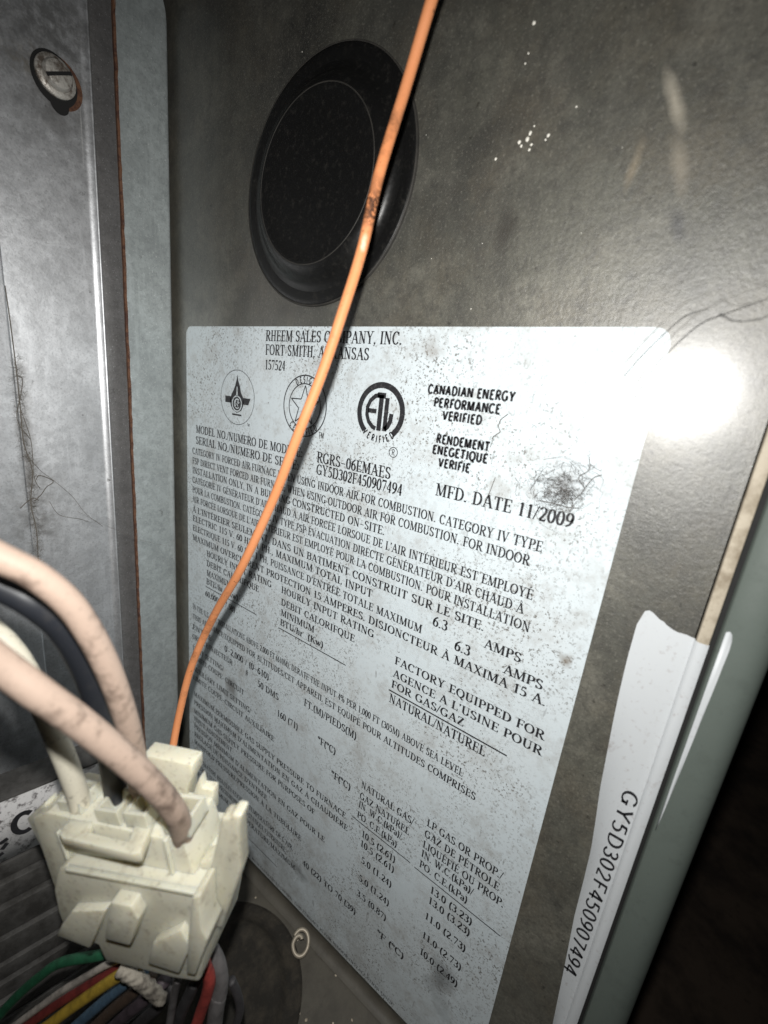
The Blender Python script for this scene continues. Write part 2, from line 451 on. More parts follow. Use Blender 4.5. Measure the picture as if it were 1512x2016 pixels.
# jagged raw edge facing the room
v, f = [], []
N = 150
for i in range(N + 1):
    z = ZF + (zt - ZF) * i / N
    jx = random.uniform(-0.00022, 0.00022)
    v += [(x0 + 0.0001 + jx * 0.8, YS - 0.0002, z), (x0 - 0.0006 + jx, YS + 0.0003 + jx, z), (x0 - 0.0006 + jx * .4, YS + 0.0014, z)]
    if i:
        o = 3 * i
        f += [(o - 3, o, o + 1, o - 2), (o - 2, o + 1, o + 2, o - 1)]
adopt(mesh('rusty_edge', v, f, M_RUST), fl)
tag(fl, 'blue grey galvanised flange strip with a rusty raw edge, beside the side wall', 'flange')

# ------------------------------------------------------------------ front door edge at the right of the wall
hem = mesh('wall_hem', *(lambda b: b)(( [ (-0.0012, -0.0128, ZF), (0.0016, -0.0128, ZF), (0.0016, -0.0152, ZF), (-0.0012, -0.0152, ZF),
      (-0.0012, -0.0128, 0.26), (0.0016, -0.0128, 0.26), (0.0016, -0.0152, 0.26), (-0.0012, -0.0152, 0.26)],
      [(0, 1, 2, 3), (4, 7, 6, 5), (0, 4, 5, 1), (1, 5, 6, 2), (2, 6, 7, 3), (3, 7, 4, 0)])), M_HEM, bevel=0.0005, smooth=True)
structure(hem)
box('door_gap_strip', (0.0006, -0.0163, ZF), (0.0016, -0.0153, 0.26), M_GAP)  # black strip standing for the shade in the gap beside the door
structure(bpy.data.objects['door_gap_strip'])
prof = [(0.004, -0.0163), (-0.0006, -0.0164), (-0.0012, -0.0168)]
for k in range(10):
    a = math.pi / 2 * k / 9
    prof.append((-0.0012 + 0.0045 * (1 - math.cos(a)), -0.0215 - 0.0045 * math.sin(a)))
prof.append((0.03, -0.0262))
n = len(prof)
v = [(px, py, z) for z in (ZF - 0.02, 0.26) for px, py in prof]
f = [(k, k + 1, n + k + 1, n + k) for k in range(n - 1)]
door = mesh('door_edge', v, f, M_GREENPAINT, smooth=True)
tag(door, 'grey green painted door edge rounding into the dark beside the wall hem', 'door edge')

# dim floor of the room beyond the door
M_ROOM = plain('dark_room_floor', (0.030, 0.022, 0.016), 0.9, dirt=(0.008, 0.006, 0.005), amt=0.8, scale=22, lo=0.42, hi=0.62, spec=0.2)
structure(box('room_floor', (0.002, -0.9, -0.46), (1.6, -0.0275, -0.44), M_ROOM))

# ------------------------------------------------------------------ stroke lettering
def E(cx, cy, rx, ry, a0, a1, n=None):
    n = n or max(4, int(abs(a1 - a0) / 22))
    return [(cx + rx * math.cos(math.radians(a0 + (a1 - a0) * k / n)), cy + ry * math.sin(math.radians(a0 + (a1 - a0) * k / n))) for k in range(n + 1)]
TT, TH = 0.145, 0.068
G = {}
def g(ch, wd, strokes, ser=()):
    G[ch] = (wd, strokes, ser)
k_, t_ = 'k', 't'                                # thick / thin straight strokes, 'c' = curve
g('A', .74, [(t_, [(.37, 1), (.11, 0)]), (k_, [(.36, 1), (.63, 0)]), (t_, [(.2, .34), (.54, .34)])], [(.11, 0), (.63, 0)])
g('B', .68, [(k_, [(.18, 0), (.18, 1)]), ('c', [(.18, .975), (.36, .975)] + E(.36, .75, .19, .225, 90, -90) + [(.18, .525)]), ('c', [(.36, .525)] + E(.38, .275, .21, .25, 90, -90) + [(.18, .025)])], [(.14, 0), (.14, 1)])
g('C', .68, [('c', E(.37, .5, .27, .48, 40, 320)), (t_, [(.585, .97), (.585, .68)]), ], ())
g('D', .74, [(k_, [(.18, 0), (.18, 1)]), ('c', [(.18, .975), (.32, .975)] + E(.33, .5, .31, .475, 90, -90) + [(.18, .025)])], [(.14, 0), (.14, 1)])
g('E', .62, [(k_, [(.18, 0), (.18, 1)]), (t_, [(.18, .97), (.54, .97)]), (t_, [(.18, .52), (.44, .52)]), (t_, [(.18, .03), (.56, .03)]), (t_, [(.53, 1), (.53, .78)]), (t_, [(.55, 0), (.55, .24)]), (t_, [(.44, .63), (.44, .41)])], [(.14, 0), (.14, 1)])
g('F', .58, [(k_, [(.18, 0), (.18, 1)]), (t_, [(.18, .97), (.54, .97)]), (t_, [(.18, .5), (.44, .5)]), (t_, [(.53, 1), (.53, .76)]), (t_, [(.44, .61), (.44, .39)])], [(.18, 0), (.14, 1)])
g('G', .74, [('c', E(.38, .5, .28, .48, 45, 330)), (k_, [(.60, .40), (.60, .06)]), (t_, [(.46, .42), (.70, .42)]), (t_, [(.60, .97), (.60, .70)])], ())
g('H', .76, [(k_, [(.18, 0), (.18, 1)]), (k_, [(.58, 0), (.58, 1)]), (t_, [(.18, .52), (.58, .52)])], [(.18, 0), (.18, 1), (.58, 0), (.58, 1)])
g('I', .36, [(k_, [(.18, 0), (.18, 1)])], [(.18, 0), (.18, 1)])
g('J', .42, [(k_, [(.24, 1), (.24, .2)]), ('c', [(.24, .2)] + E(.13, .2, .11, .2, 0, -150))], [(.24, 1)])
g('K', .74, [(k_, [(.18, 0), (.18, 1)]), (t_, [(.56, .99), (.2, .45)]), (k_, [(.32, .6), (.62, 0)])], [(.18, 0), (.18, 1), (.58, 1), (.62, 0)])
g('L', .60, [(k_, [(.18, 0), (.18, 1)]), (t_, [(.18, .03), (.54, .03)]), (t_, [(.53, 0), (.53, .26)])], [(.14, 0), (.18, 1)])
g('M', .90, [(t_, [(.15, 0), (.15, 1)]), (k_, [(.17, 1), (.44, .05)]), (t_, [(.44, .03), (.70, 1)]), (k_, [(.73, 0), (.73, 1)])], [(.15, 0), (.13, 1), (.73, 0), (.75, 1)])
g('N', .76, [(t_, [(.15, 0), (.15, 1)]), (k_, [(.15, 1), (.60, .02)]), (t_, [(.60, 0), (.60, 1)])], [(.15, 0), (.13, 1), (.60, 1)])
g('O', .76, [('c', E(.38, .5, .29, .48, 0, 360))], ())
g('P', .62, [(k_, [(.18, 0), (.18, 1)]), ('c', [(.18, .975), (.34, .975)] + E(.35, .73, .19, .245, 90, -90) + [(.18, .485)])], [(.18, 0), (.14, 1)])
g('Q', .76, [('c', E(.38, .5, .29, .48, 0, 360)), (k_, [(.38, .06), (.62, -.2)])], ())
g('R', .70, [(k_, [(.18, 0), (.18, 1)]), ('c', [(.18, .975), (.34, .975)] + E(.35, .74, .19, .235, 90, -90) + [(.18, .505)]), (k_, [(.34, .5), (.60, 0)])], [(.18, 0), (.14, 1), (.62, 0)])
g('S', .56, [('c', E(.28, .75, .17, .225, 30, 215) + [(.30, .51)] + E(.29, .255, .18, .23, 35, -150)), (t_, [(.44, .98), (.44, .74)]), (t_, [(.11, .02), (.11, .28)])], ())
g('T', .66, [(k_, [(.33, 0), (.33, 1)]), (t_, [(.07, .97), (.59, .97)]), (t_, [(.08, 1), (.08, .76)]), (t_, [(.58, 1), (.58, .76)])], [(.33, 0)])
g('U', .74, [(k_, [(.18, 1), (.18, .3)]), ('c', [(.18, .3)] + E(.38, .3, .20, .28, 180, 360) + [(.58, .3)]), (t_, [(.58, .3), (.58, 1)])], [(.18, 1), (.58, 1)])
g('V', .74, [(k_, [(.12, 1), (.38, .02)]), (t_, [(.38, .02), (.62, 1)])], [(.12, 1), (.62, 1)])
g('W', .98, [(k_, [(.12, 1), (.33, .02)]), (t_, [(.33, .02), (.52, .95)]), (k_, [(.48, 1), (.68, .02)]), (t_, [(.68, .02), (.87, 1)])], [(.12, 1), (.48, 1), (.87, 1)])
g('X', .74, [(k_, [(.13, 1), (.60, 0)]), (t_, [(.58, 1), (.13, 0)])], [(.13, 1), (.58, 1), (.13, 0), (.60, 0)])
g('Y', .72, [(k_, [(.12, 1), (.36, .45)]), (t_, [(.60, 1), (.36, .45)]), (k_, [(.36, .47), (.36, 0)])], [(.12, 1), (.60, 1), (.36, 0)])
g('Z', .64, [(t_, [(.1, .97), (.54, .97)]), (k_, [(.50, .97), (.12, .03)]), (t_, [(.1, .03), (.56, .03)]), (t_, [(.11, 1), (.11, .76)]), (t_, [(.55, 0), (.55, .24)])], ())
g('0', .52, [('c', E(.26, .5, .18, .48, 0, 360))])
g('1', .52, [(k_, [(.28, 0), (.28, 1)]), (t_, [(.28, .98), (.14, .86)])], [(.28, 0)])
g('2', .52, [('c', E(.26, .72, .17, .255, 165, -30) + [(.10, .05)]), (k_, [(.10, .05), (.42, .05)]), (t_, [(.42, .02), (.45, .2)])], ())
g('3', .52, [('c', E(.24, .76, .16, .215, 155, -80) + [(.2, .54)]), ('c', [(.22, .53)] + E(.24, .28, .19, .255, 75, -155))], ())
g('4', .52, [(k_, [(.34, 0), (.34, 1)]), (t_, [(.34, 1), (.06, .30)]), (t_, [(.06, .28), (.47, .28)])], ())
g('5', .52, [(k_, [(.14, .95), (.42, .95)]), (t_, [(.14, .97), (.11, .55)]), ('c', [(.11, .55)] + E(.22, .31, .21, .29, 115, -140))], ())
g('6', .52, [('c', [(.42, .97), (.24, .82), (.12, .60)] + E(.27, .30, .17, .28, 165, 525))], ())
g('7', .52, [(k_, [(.08, .94), (.46, .94)]), (t_, [(.45, .95), (.20, 0)]), (t_, [(.08, .98), (.08, .78)])], ())
g('8', .52, [('c', E(.26, .76, .15, .22, 0, 360)), ('c', E(.26, .27, .18, .25, 0, 360))], ())
g('9', .52, [('c', [(.10, .03), (.30, .18), (.41, .42)] + E(.26, .70, .17, .28, -15, 345))], ())
g('.', .26, [(k_, [(.12, 0), (.12, .13)])])
g(',', .26, [(k_, [(.13, .13), (.13, 0)]), (t_, [(.15, .02), (.07, -.17)])])
g(':', .28, [(k_, [(.12, 0), (.12, .13)]), (k_, [(.12, .5), (.12, .63)])])
g("'", .24, [(k_, [(.12, 1), (.12, .86)]), (t_, [(.14, .88), (.08, .70)])])
g('/', .30, [(t_, [(.02, -.03), (.28, 1.02)])])
g('-', .60, [('h', [(.08, .40), (.52, .40)])])
g('(', .34, [('c', E(.40, .42, .28, .64, 120, 240))])
g(')', .34, [('c', E(-.06, .42, .28, .64, 60, -60))])
g('%', .84, [('c', E(.2, .74, .13, .22, 0, 360)), ('c', E(.62, .24, .13, .22, 0, 360)), (t_, [(.2, 0), (.62, 1)])])
g('#', .56, [(t_, [(.15, 0), (.24, 1)]), (t_, [(.33, 0), (.42, 1)]), (t_, [(.06, .35), (.50, .35)]), (t_, [(.08, .65), (.52, .65)])])
g('°', .34, [('c', E(.16, .82, .11, .15, 0, 360))])
g(' ', .34, [])
g('h', .54, [(k_, [(.14, 0), (.14, 1)]), ('c', [(.14, .5)] + E(.28, .46, .13, .19, 140, 0) + [(.41, .3)]), (k_, [(.41, .45), (.41, 0)])], [(.14, 0), (.41, 0)])
g('r', .40, [(k_, [(.14, 0), (.14, .65)]), ('c', [(.14, .45), (.22, .6), (.34, .6)])], [(.14, 0)])
g('w', .70, [(k_, [(.08, .65), (.23, .02)]), (t_, [(.23, .02), (.36, .62)]), (k_, [(.34, .65), (.49, .02)]), (t_, [(.49, .02), (.62, .65)])], [(.08, .65), (.62, .65)])
g('k', .54, [(k_, [(.14, 0), (.14, 1)]), (t_, [(.42, .64), (.15, .3)]), (k_, [(.24, .4), (.46, 0)])], [(.14, 0), (.46, 0)])
g('a', .48, [('c', [(.10, .52)] + E(.23, .48, .13, .16, 150, 0) + [(.36, .3)]), (k_, [(.36, .48), (.36, .03)]), ('c', E(.22, .18, .14, .16, 60, 330))], ())
ACC = {'É': ('E', 1), 'È': ('E', -1), 'À': ('A', -1)}

def stroke_quads(kind, pts, ox, bold, sans, V, F):
    n = len(pts)
    if n < 2: return
    if kind != 'c':                             # lengthen nothing, straight strokes are butt-ended
        pass
    L = []
    for i, (x, y) in enumerate(pts):
        x0_, y0_ = pts[max(i - 1, 0)]; x1_, y1_ = pts[min(i + 1, n - 1)]
        if kind == 'c' and n > 3 and pts[0] == pts[-1] or (kind == 'c' and abs(pts[0][0] - pts[-1][0]) + abs(pts[0][1] - pts[-1][1]) < 1e-6):
            if i == 0: x0_, y0_ = pts[-2]
            if i == n - 1: x1_, y1_ = pts[1]
        dx, dy = x1_ - x0_, y1_ - y0_
        l = math.hypot(dx, dy) or 1
        dx, dy = dx / l, dy / l
        if sans: wd = bold
        elif kind == 'k': wd = TT
        elif kind == 't': wd = TH
        elif kind == 'h': wd = 0.07
        else: wd = TH + (TT - TH) * abs(dy) ** 1.3
        if not sans: wd *= bold
        L.append((x - dy * wd / 2, y + dx * wd / 2, x + dy * wd / 2, y - dx * wd / 2))
    b = len(V)
    for a in L:
        V.append((ox + a[0], a[1])); V.append((ox + a[2], a[3]))
    for i in range(n - 1):
        F.append((b + 2 * i, b + 2 * i + 1, b + 2 * i + 3, b + 2 * i + 2))
def text_flat(s, bold=1.0, sans=False, track=0.0):
    V, F = [], []
    x = 0.0
    for ch in s:
        acc = 0
        if ch in ACC: ch, acc = ACC[ch]
        wd, st, ser = G.get(ch, G[' ']) + ((),) if len(G.get(ch, G[' '])) == 2 else G.get(ch, G[' '])
        for kind, pts in st:
            if sans and kind == 't' and abs(pts[0][0] - pts[1][0]) < 0.06 and abs(pts[0][1] - pts[1][1]) < 0.31:
                continue                        # terminal spurs belong to the serif cut only
            stroke_quads(kind, pts, x, bold, sans, V, F)
        if not sans:
            for sx, sy in ser:
                yy = 0.02 if sy == 0 else (sy - 0.02)
                stroke_quads('t', [(sx - .135, yy), (sx + .135, yy)], x, bold * 0.8, False, V, F)
        if acc:
            c = x + wd / 2
            stroke_quads('h', [(c - .10 * acc, 1.07), (c + .08 * acc, 1.25)], 0, bold * 1.1, False, V, F)
        x += wd + track
    return V, F, x
INK_X = -0.00042
def ink(name, V, F, parent, mat=None, x=INK_X):  # V in (Y, Z) metres on the wall
    v = [(x, p[0], p[1]) for p in V]
    f = [fc if True else fc for fc in F]
    me = bpy.data.meshes.new(name)
    # wind every face so that it looks away from the wall
    ff = []
    for fc in f:
        area = 0
        for i in range(len(fc)):
            a, b = V[fc[i]], V[fc[(i + 1) % len(fc)]]
            area += a[0] * b[1] - b[0] * a[1]
        ff.append(tuple(reversed(fc)) if area > 0 else tuple(fc))
    me.from_pydata(v, [], ff); me.update()
    me.materials.append(mat or M_INK)
    o = bpy.data.objects.new(name, me)
    link(o)
    return adopt(o, parent) if parent is not None else o
def line(s, x0, y0, x1, y1, cap, parent, bold=1.0, sans=False, z=None):
    a, b = on_wall(x0, y0), on_wall(x1, y1)
    zz = (a.z + b.z) / 2 if z is None else z
    V, F, wd = text_flat(s, bold, sans)
    if not V: return
    k = (a.y - b.y) / wd
    return ink('text_line', [(a.y - x * k, zz + y * cap) for x, y in V], F, parent)
def rule(x0, y0, x1, y1, th, parent):
    a, b = on_wall(x0, y0), on_wall(x1, y1)
    z = (a.z + b.z) / 2
    return ink('rule_line', [(a.y, z - th / 2), (b.y, z - th / 2), (b.y, z + th / 2), (a.y, z + th / 2)], [(0, 1, 2, 3)], parent)

# ------------------------------------------------------------------ the rating label
LY0, LY1 = on_wall(370, 900).y, 0.0066         # far and near edge
LZ1, LZ0 = 0.0209, ZF + 0.0055
lab = empty('rating_label', (0, (LY0 + LY1) / 2, LZ0))
def rounded_sheet(name, y0, y1, z0, z1, r, x, mat, th=0.0003):
    pts = []
    for cy, cz, a0 in ((y1 - r, z1 - r, 0), (y0 + r, z1 - r, 90), (y0 + r, z0 + r, 180), (y1 - r, z0 + r, 270)):
        for k in range(7):
            a = math.radians(a0 + 15 * k)
            pts.append((cy + r * math.cos(a), cz + r * math.sin(a)))
    n = len(pts)
    v = [(x, p[0], p[1]) for p in pts] + [(x + th, p[0], p[1]) for p in pts]
    f = [tuple(range(n)), tuple(range(2 * n - 1, n - 1, -1))] + [(k, n + k, n + (k + 1) % n, (k + 1) % n) for k in range(n)]
    return mesh(name, v, f, mat)
adopt(rounded_sheet('label_sheet', LY1, LY0, LZ0, LZ1, 0.0035, -0.00033, M_LABEL), lab)
tag(lab, 'large white furnace rating label printed with black text, stuck on the side wall', 'label')
C1, C2 = 0.0029, 0.0028
LINES = [
 ("RHEEM SALES COMPANY, INC.", 524.4, 673.9, 793, 676, .0036), ("FORT SMITH, ARKANSAS", 523.7, 700.4, 727.7, 707.6, .0036),
 ("157524", 522.7, 727.5, 563, 730, .0034),
 ("MODEL NO./NUMERO DE MODELE:", 387.4, 851.5, 597, 901, .0034), ("SERIAL NO./NUMERO DE SERIE:", 387, 874.6, 590, 924, .0034),
 ("RGRS-06EMAES", 624.5, 911, 770, 941.4, .0037), ("GY5D302F450907494", 623.6, 934, 792.5, 975.5, .0037),
 ("CATEGORY IV FORCED AIR FURNACE WHEN USING INDOOR AIR FOR COMBUSTION. CATEGORY IV TYPE", 380.5, 894.5, 1068, 1084, C1),
 ("FSP DIRECT VENT FORCED AIR FURNACE WHEN USING OUTDOOR AIR FOR COMBUSTION. FOR INDOOR", 380.5, 913.7, 1043, 1111, C1),
 ("INSTALLATION ONLY, IN A BUILDING CONSTRUCTED ON-SITE.", 380.5, 931, 758.5, 1053, C1),
 ("CATÉGORIE IV GÉNÉRATEUR D'AIR CHAUD À AIR FORCÉE LORSOUE DE L'AIR INTÉRIEUR EST EMPLOYÉ", 380.5, 950, 1049, 1180, C1),
 ("POUR LA COMBUSTION. CATÉGORIE IV TYPE FSP ÉVACUATION DIRECTE GÉNÉRATEUR D'AIR CHAUD À", 380.5, 968, 1031, 1209, C1),
 ("AIR FORCÉE LORSOUE DE L'AIR EXTÉRIEUR EST EMPLOYÉ POUR LA COMBUSTION. POUR INSTALLATION", 380.5, 987.7, 1043, 1244, C1),
 ("À L'INTÉREIER SEULEMENT, DANS UN BATIMENT CONSTRUIT SUR LE SITE.", 380.5, 1007, 953.6, 1241.7, C1),
 ("ELECTRIC 115 V. 60 HZ. 1 PH., MAXIMUM TOTAL INPUT", 381, 1025, 734, 1176, C1),
 ("6.3", 851.7, 1231, 881.4, 1241, .0034), ("AMPS", 952, 1274.6, 1026, 1302, C1),
 ("ELECTRIQUE 115 V. 60 HZ. 1 PH, PUISSANCE D'ENTRÉE TOTALE MAXIMUM", 381, 1043, 831, 1247, C1),
 ("6.3", 894, 1279, 926, 1290, .0034), ("AMPS", 990, 1324, 1068.5, 1356, C1),
 ("MAXIMUM OVERCURRENT PROTECTION 15 AMPERES. DISJONCTEUR À MAXIMA 15 A.", 381, 1061.5, 1074, 1391, C1),
 ("HOURLY INPUT RATING", 408.4, 1093.4, 536, 1157.5, C1), ("DEBIT CALORIFQUE", 408.4, 1112.5, 511.3, 1166.7, C1),
 ("MAXIMUM", 408.4, 1132.3, 456, 1157, C1), ("BTU/hr  (Kw)", 407.6, 1149.5, 470, 1181, C1), ("60,000 (17.58)", 405.5, 1172, 464.5, 1206.4, C1),
 ("HOURLY INPUT RATING", 555, 1165, 737, 1256.4, C1), ("DEBIT CALORIFQUE", 554.4, 1190, 699.4, 1264, C1),
 ("MINIMUM", 554, 1210, 620, 1246, C1), ("BTU/hr  (Kw)", 552.6, 1230, 637.8, 1275, C1),
 ("FACTORY EQUIPPED FOR", 777.5, 1305, 1071.4, 1456.5, C1), ("AGENCE A L'USINE POUR", 773.7, 1331, 1067, 1485.6, C1),
 ("FOR GAS/GAZ", 770.8, 1351, 914, 1430, C1), ("NATURAL/NATUREL", 766.7, 1379.4, 955, 1488.5, .0034),
 ("IN THE U.S. FOR INSTALLATIONS ABOVE 2,000 FT (610M), DERATE THE INPUT 4% PER 1,000 FT (305M) ABOVE SEA LEVEL", 381, 1197, 911.4, 1528, C2),
 ("THIS APPLIANCE EQUIPPED FOR ALTITUDES/CET APPAREIL EST EQUIPÈ POUR ALTITUDES COMPRISES", 381, 1215.4, 936, 1576, C2),
 ("ENTRE", 380.6, 1236.6, 418, 1262, C2), ("0-2,000 / (0-610)", 443.3, 1281.5, 530.6, 1338.4, .0033), ("FT.(M)/PIEDS(M)", 599.4, 1387, 702.6, 1456, .0033),
 ("ORIFICE/INJECTEUR", 380.6, 1256, 459, 1309, C2), ("#", 484, 1328, 490, 1332, .0033), ("50 DMS", 508, 1351.6, 550, 1377, .0033),
 ("LIMIT SETTING/", 381, 1277.6, 442, 1322.5, C2), ("LIMITE COUPE-CIRCUIT", 382, 1296, 481.7, 1367.5, C2),
 ("160 (71)", 546.5, 1406, 587.5, 1439, .0033), ("°F(°C)", 627, 1457.5, 661.6, 1489, .0033),
 ("AUXILIARY LIMIT SETTING/", 381.7, 1317, 495, 1406, C2), ("LIMITE COUPE-CIRCUIT AUXILIAIRE", 381.7, 1334, 540.7, 1461.4, C2), ("°F(°C)", 653.6, 1525, 690.7, 1559, .0033),
 ("MAXIMUM PERMISSIBLE GAS SUPPLY PRESSURE TO FURNACE", 383.3, 1366, 681.4, 1613.5, C2),
 ("PRESSION MAXIMUM D'ALIMENTATION EN GAZ À CHAUDIÈRE", 383.3, 1382, 685, 1638.7, C2),
 ("MINIMUM GAS SUPPLY PRESSURE FOR PURPOSES OF", 383.3, 1400.6, 620.6, 1605, C2), ("INPUT ADJUSTMENT", 383.8, 1417.8, 458, 1480, C2),
 ("PRESSION MINIMUM D'ALIMENTATION EN GAZ POUR LE", 383.8, 1429.7, 640, 1659.6, C2), ("REGLAGE DE PUISSANCE D'ENTRÉE", 384, 1445.6, 526.7, 1576, C2),
 ("MANIFOLD PRESSURE/PRESSION À LA TUBULURE", 384, 1460, 594, 1657, C2),
 ("TEMPERATURE RISE/ELEVATION DE TEMPERATURE DE L'AIR", 386, 1486, 575.6, 1679, C2),
 ("40 (22) TO 70 (39)", 596.8, 1700.6, 701, 1801, .0033), ("°F (°C)", 743.5, 1837, 795, 1890, .0033),
 ("EXTERNAL STATIC PRESSURE/PRESSION STATIQUE EXTERIEURE", 386, 1500, 562, 1683, C2), ("DESIGN MAXIMUM AIR TEMPERATURE/MAXIMUM", 386, 1516, 581, 1717, C2),
 ("NATURAL GAS/", 712, 1549.6, 815, 1622, .0031), ("GAZ NATUREL", 708.8, 1571, 806.4, 1642, .0031), ("IN. W.C.(kPa)/", 706.5, 1589, 791.5, 1649, .0031), ("PO. C.E.(kPa)", 703.8, 1607.5, 782, 1667, .0031),
 ("LP GAS OR PROP./", 840.4, 1625.7, 990, 1728, .0031), ("GAZ DE PÉTROLE", 836, 1645.5, 983, 1751, .0031), ("LIQUÉFIÉ OU PROP.", 832.8, 1665, 991.5, 1786, .0031),
 ("IN. W.C.(kPa)/", 829.5, 1685, 932, 1759.6, .0031), ("PO. C.E.(kPa)", 826, 1703, 919.8, 1778, .0031),
 ("10.5 (2.61)", 712, 1645.5, 779, 1696.8, .0032), ("10.5 (2.61)", 709.5, 1663.7, 776.6, 1716.6, .0032), ("5.0 (1.24)", 711.5, 1696.8, 771.6, 1746, .0032),
 ("5.0 (1.24)", 707, 1731.5, 766.7, 1782.7, .0032), ("3.5 (0.87)", 703, 1759.6, 760.7, 1812.5, .0032),
 ("13.0 (3.23)", 846, 1756, 929.7, 1819, .0032), ("13.0 (3.23)", 842.7, 1776, 925.4, 1840.6, .0032), ("11.0 (2.73)", 836, 1806, 917, 1872, .0032),
 ("11.0 (2.73)", 831, 1842, 908, 1910, .0032), ("10.0 (2.49)", 826, 1873.7, 900.6, 1943, .0032),
 ("MFD. DATE 11/2009", 857, 976, 1128.4, 1037.5, .0036),
]
for s, a, b, c, d, cap in LINES:
    line(s, a, b, c, d, cap, lab, bold=1.12)
for s, a, b, c, d in (("CANADIAN ENERGY", 842.7, 776.4, 1015, 788.7), ("PERFORMANCE", 853.8, 801.4, 986, 814), ("VERIFIED", 870.5, 827, 949, 835.6),
                      ("RENDEMENT", 858.6, 873, 965, 886.7), ("ENEGETIQUE", 851, 893.5, 961, 910.6), ("VERIFIE", 862.5, 918.5, 926, 929.6)):
    line(s, a, b, c, d, .0024, lab, bold=0.25, sans=True)
for a, b, c, d, th in ((406.3, 1153.5, 506, 1209.6, .0004), (550, 1235, 682, 1309, .0004), (766.7, 1356, 998.7, 1487, .0005), (695.6, 1606, 808.7, 1696.8, .0004),
                       (817, 1705, 985.6, 1840.6, .0004), (474, 1633, 546.5, 1704.6, .0004)):
    rule(a, b, c, d, th, lab)
# small print along the label's foot
V, F, wd = text_flat("INSTALL WITH CLEARANCES SHOWN. THIS FURNACE IS FOR INDOOR INSTALLATION ONLY", 1.0)
kk = 0.098 / wd
ink('text_line', [(0.139 - x * kk, LZ0 + 0.0016 + y * 0.0016) for x, y in V], F, lab)

# emblems
def ring_pts(cy, cz, r0, r1, a0=0, a1=360, n=48):
    V, F = [], []
    for k in range(n + 1):
        a = math.radians(a0 + (a1 - a0) * k / n)
        V += [(cy - r0 * math.cos(a), cz + r0 * math.sin(a)), (cy - r1 * math.cos(a), cz + r1 * math.sin(a))]
        if k: F.append((2 * k - 2, 2 * k - 1, 2 * k + 1, 2 * k))
    return V, F
def merge(*parts):
    V, F = [], []
    for v, f in parts:
        b = len(V); V += v; F += [tuple(b + i for i in fc) for fc in f]
    return V, F
def local_strokes(strokes, cy, cz, sc, wdt):
    V, F = [], []
    for pts in strokes: stroke_quads('c', pts, 0, wdt, True, V, F)
    return [(cy - x * sc, cz + y * sc) for x, y in V], F
def arc_text(s, cy, cz, r, mid, spread, cap, bold, inside=True):
    """letters round a ring; the tops face away from the centre (inside=True) or towards it"""
    V, F = [], []
    tot = sum(G[c][0] for c in s); x = 0
    for c in s:
        v, f, wd = text_flat(c, bold, True)
        u = (x + wd / 2) / tot - .5
        a = math.radians(mid - u * spread) if inside else math.radians(mid + u * spread)
        b = len(V)
        for px, py in v:
            lx, ly = (px - wd / 2) * cap * 0.85, py * cap
            if inside:
                rr = r + ly; dx, dy = math.cos(a) * rr + math.sin(a) * lx, math.sin(a) * rr - math.cos(a) * lx
            else:
                rr = r - ly; dx, dy = math.cos(a) * rr - math.sin(a) * lx, math.sin(a) * rr + math.cos(a) * lx
            V.append((cy - dx, cz + dy))
        F += [tuple(b + i for i in fc) for fc in f]
        x += wd
    return V, F
# flame emblem
c = on_wall(468.5, 783); ry = (on_wall(468.5, 729).z - on_wall(468.5, 837).z) / 2
k1 = ry / 54.0
parts = [ring_pts(c.y, c.z, ry - .00018, ry + .00005)]
q = lambda pts: ([(c.y - x * ry, c.z + y * ry) for x, y in pts], [tuple(range(len(pts)))])
flame = [(0, .84), (.05, .62), (.16, .42), (.22, .20), (.34, .05), (.40, -.12), (.36, -.30), (.26, -.46), (0, -.56), (-.26, -.46), (-.38, -.30), (-.42, -.10), (-.34, .10), (-.20, .30), (-.10, .5), (-.05, .66)]
def fan(pts, ctr):
    V = [(c.y - x * ry, c.z + y * ry) for x, y in [ctr] + pts]
    return V, [(0, i, i % len(pts) + 1) for i in range(1, len(pts) + 1)]
parts.append(fan(flame, (0, 0)))
parts.append(q([(-.72, .02), (-.36, .02), (-.36, -.22), (-.72, -.22)]))
parts.append(q([(.36, .02), (.78, .02), (.66, -.22), (.36, -.22)]))
parts.append(q([(-.28, -.60), (.28, -.60), (.28, -.66), (-.28, -.66)]))
V, F = merge(*parts)
ink('flame_emblem', V, F, lab)
V, F = merge(ring_pts(c.y, c.z - .22 * ry, .25 * ry, .30 * ry), local_strokes([E(.02, -.22, .17, .17, 50, 310), [(-.05, -.12), (-.12, -.17), (-.03, -.24), (-.1, -.31)], [(.05, -.10), (.05, -.32)], [(.05, -.12), (.14, -.17), (.05, -.22)]], c.y, c.z, ry, .045),
             q([(-.02, .40), (.02, .40), (.05, .05), (-.05, .05)]))
ink('flame_emblem_lines', V, F, lab, mat=M_LABEL, x=INK_X - .00008)
V, F, wd = text_flat("TM", .16, True)
ink('text_line', [(c.y - (.62 + x * .10) * ry, c.z + (-.98 + y * .10) * ry) for x, y in V], F, lab)
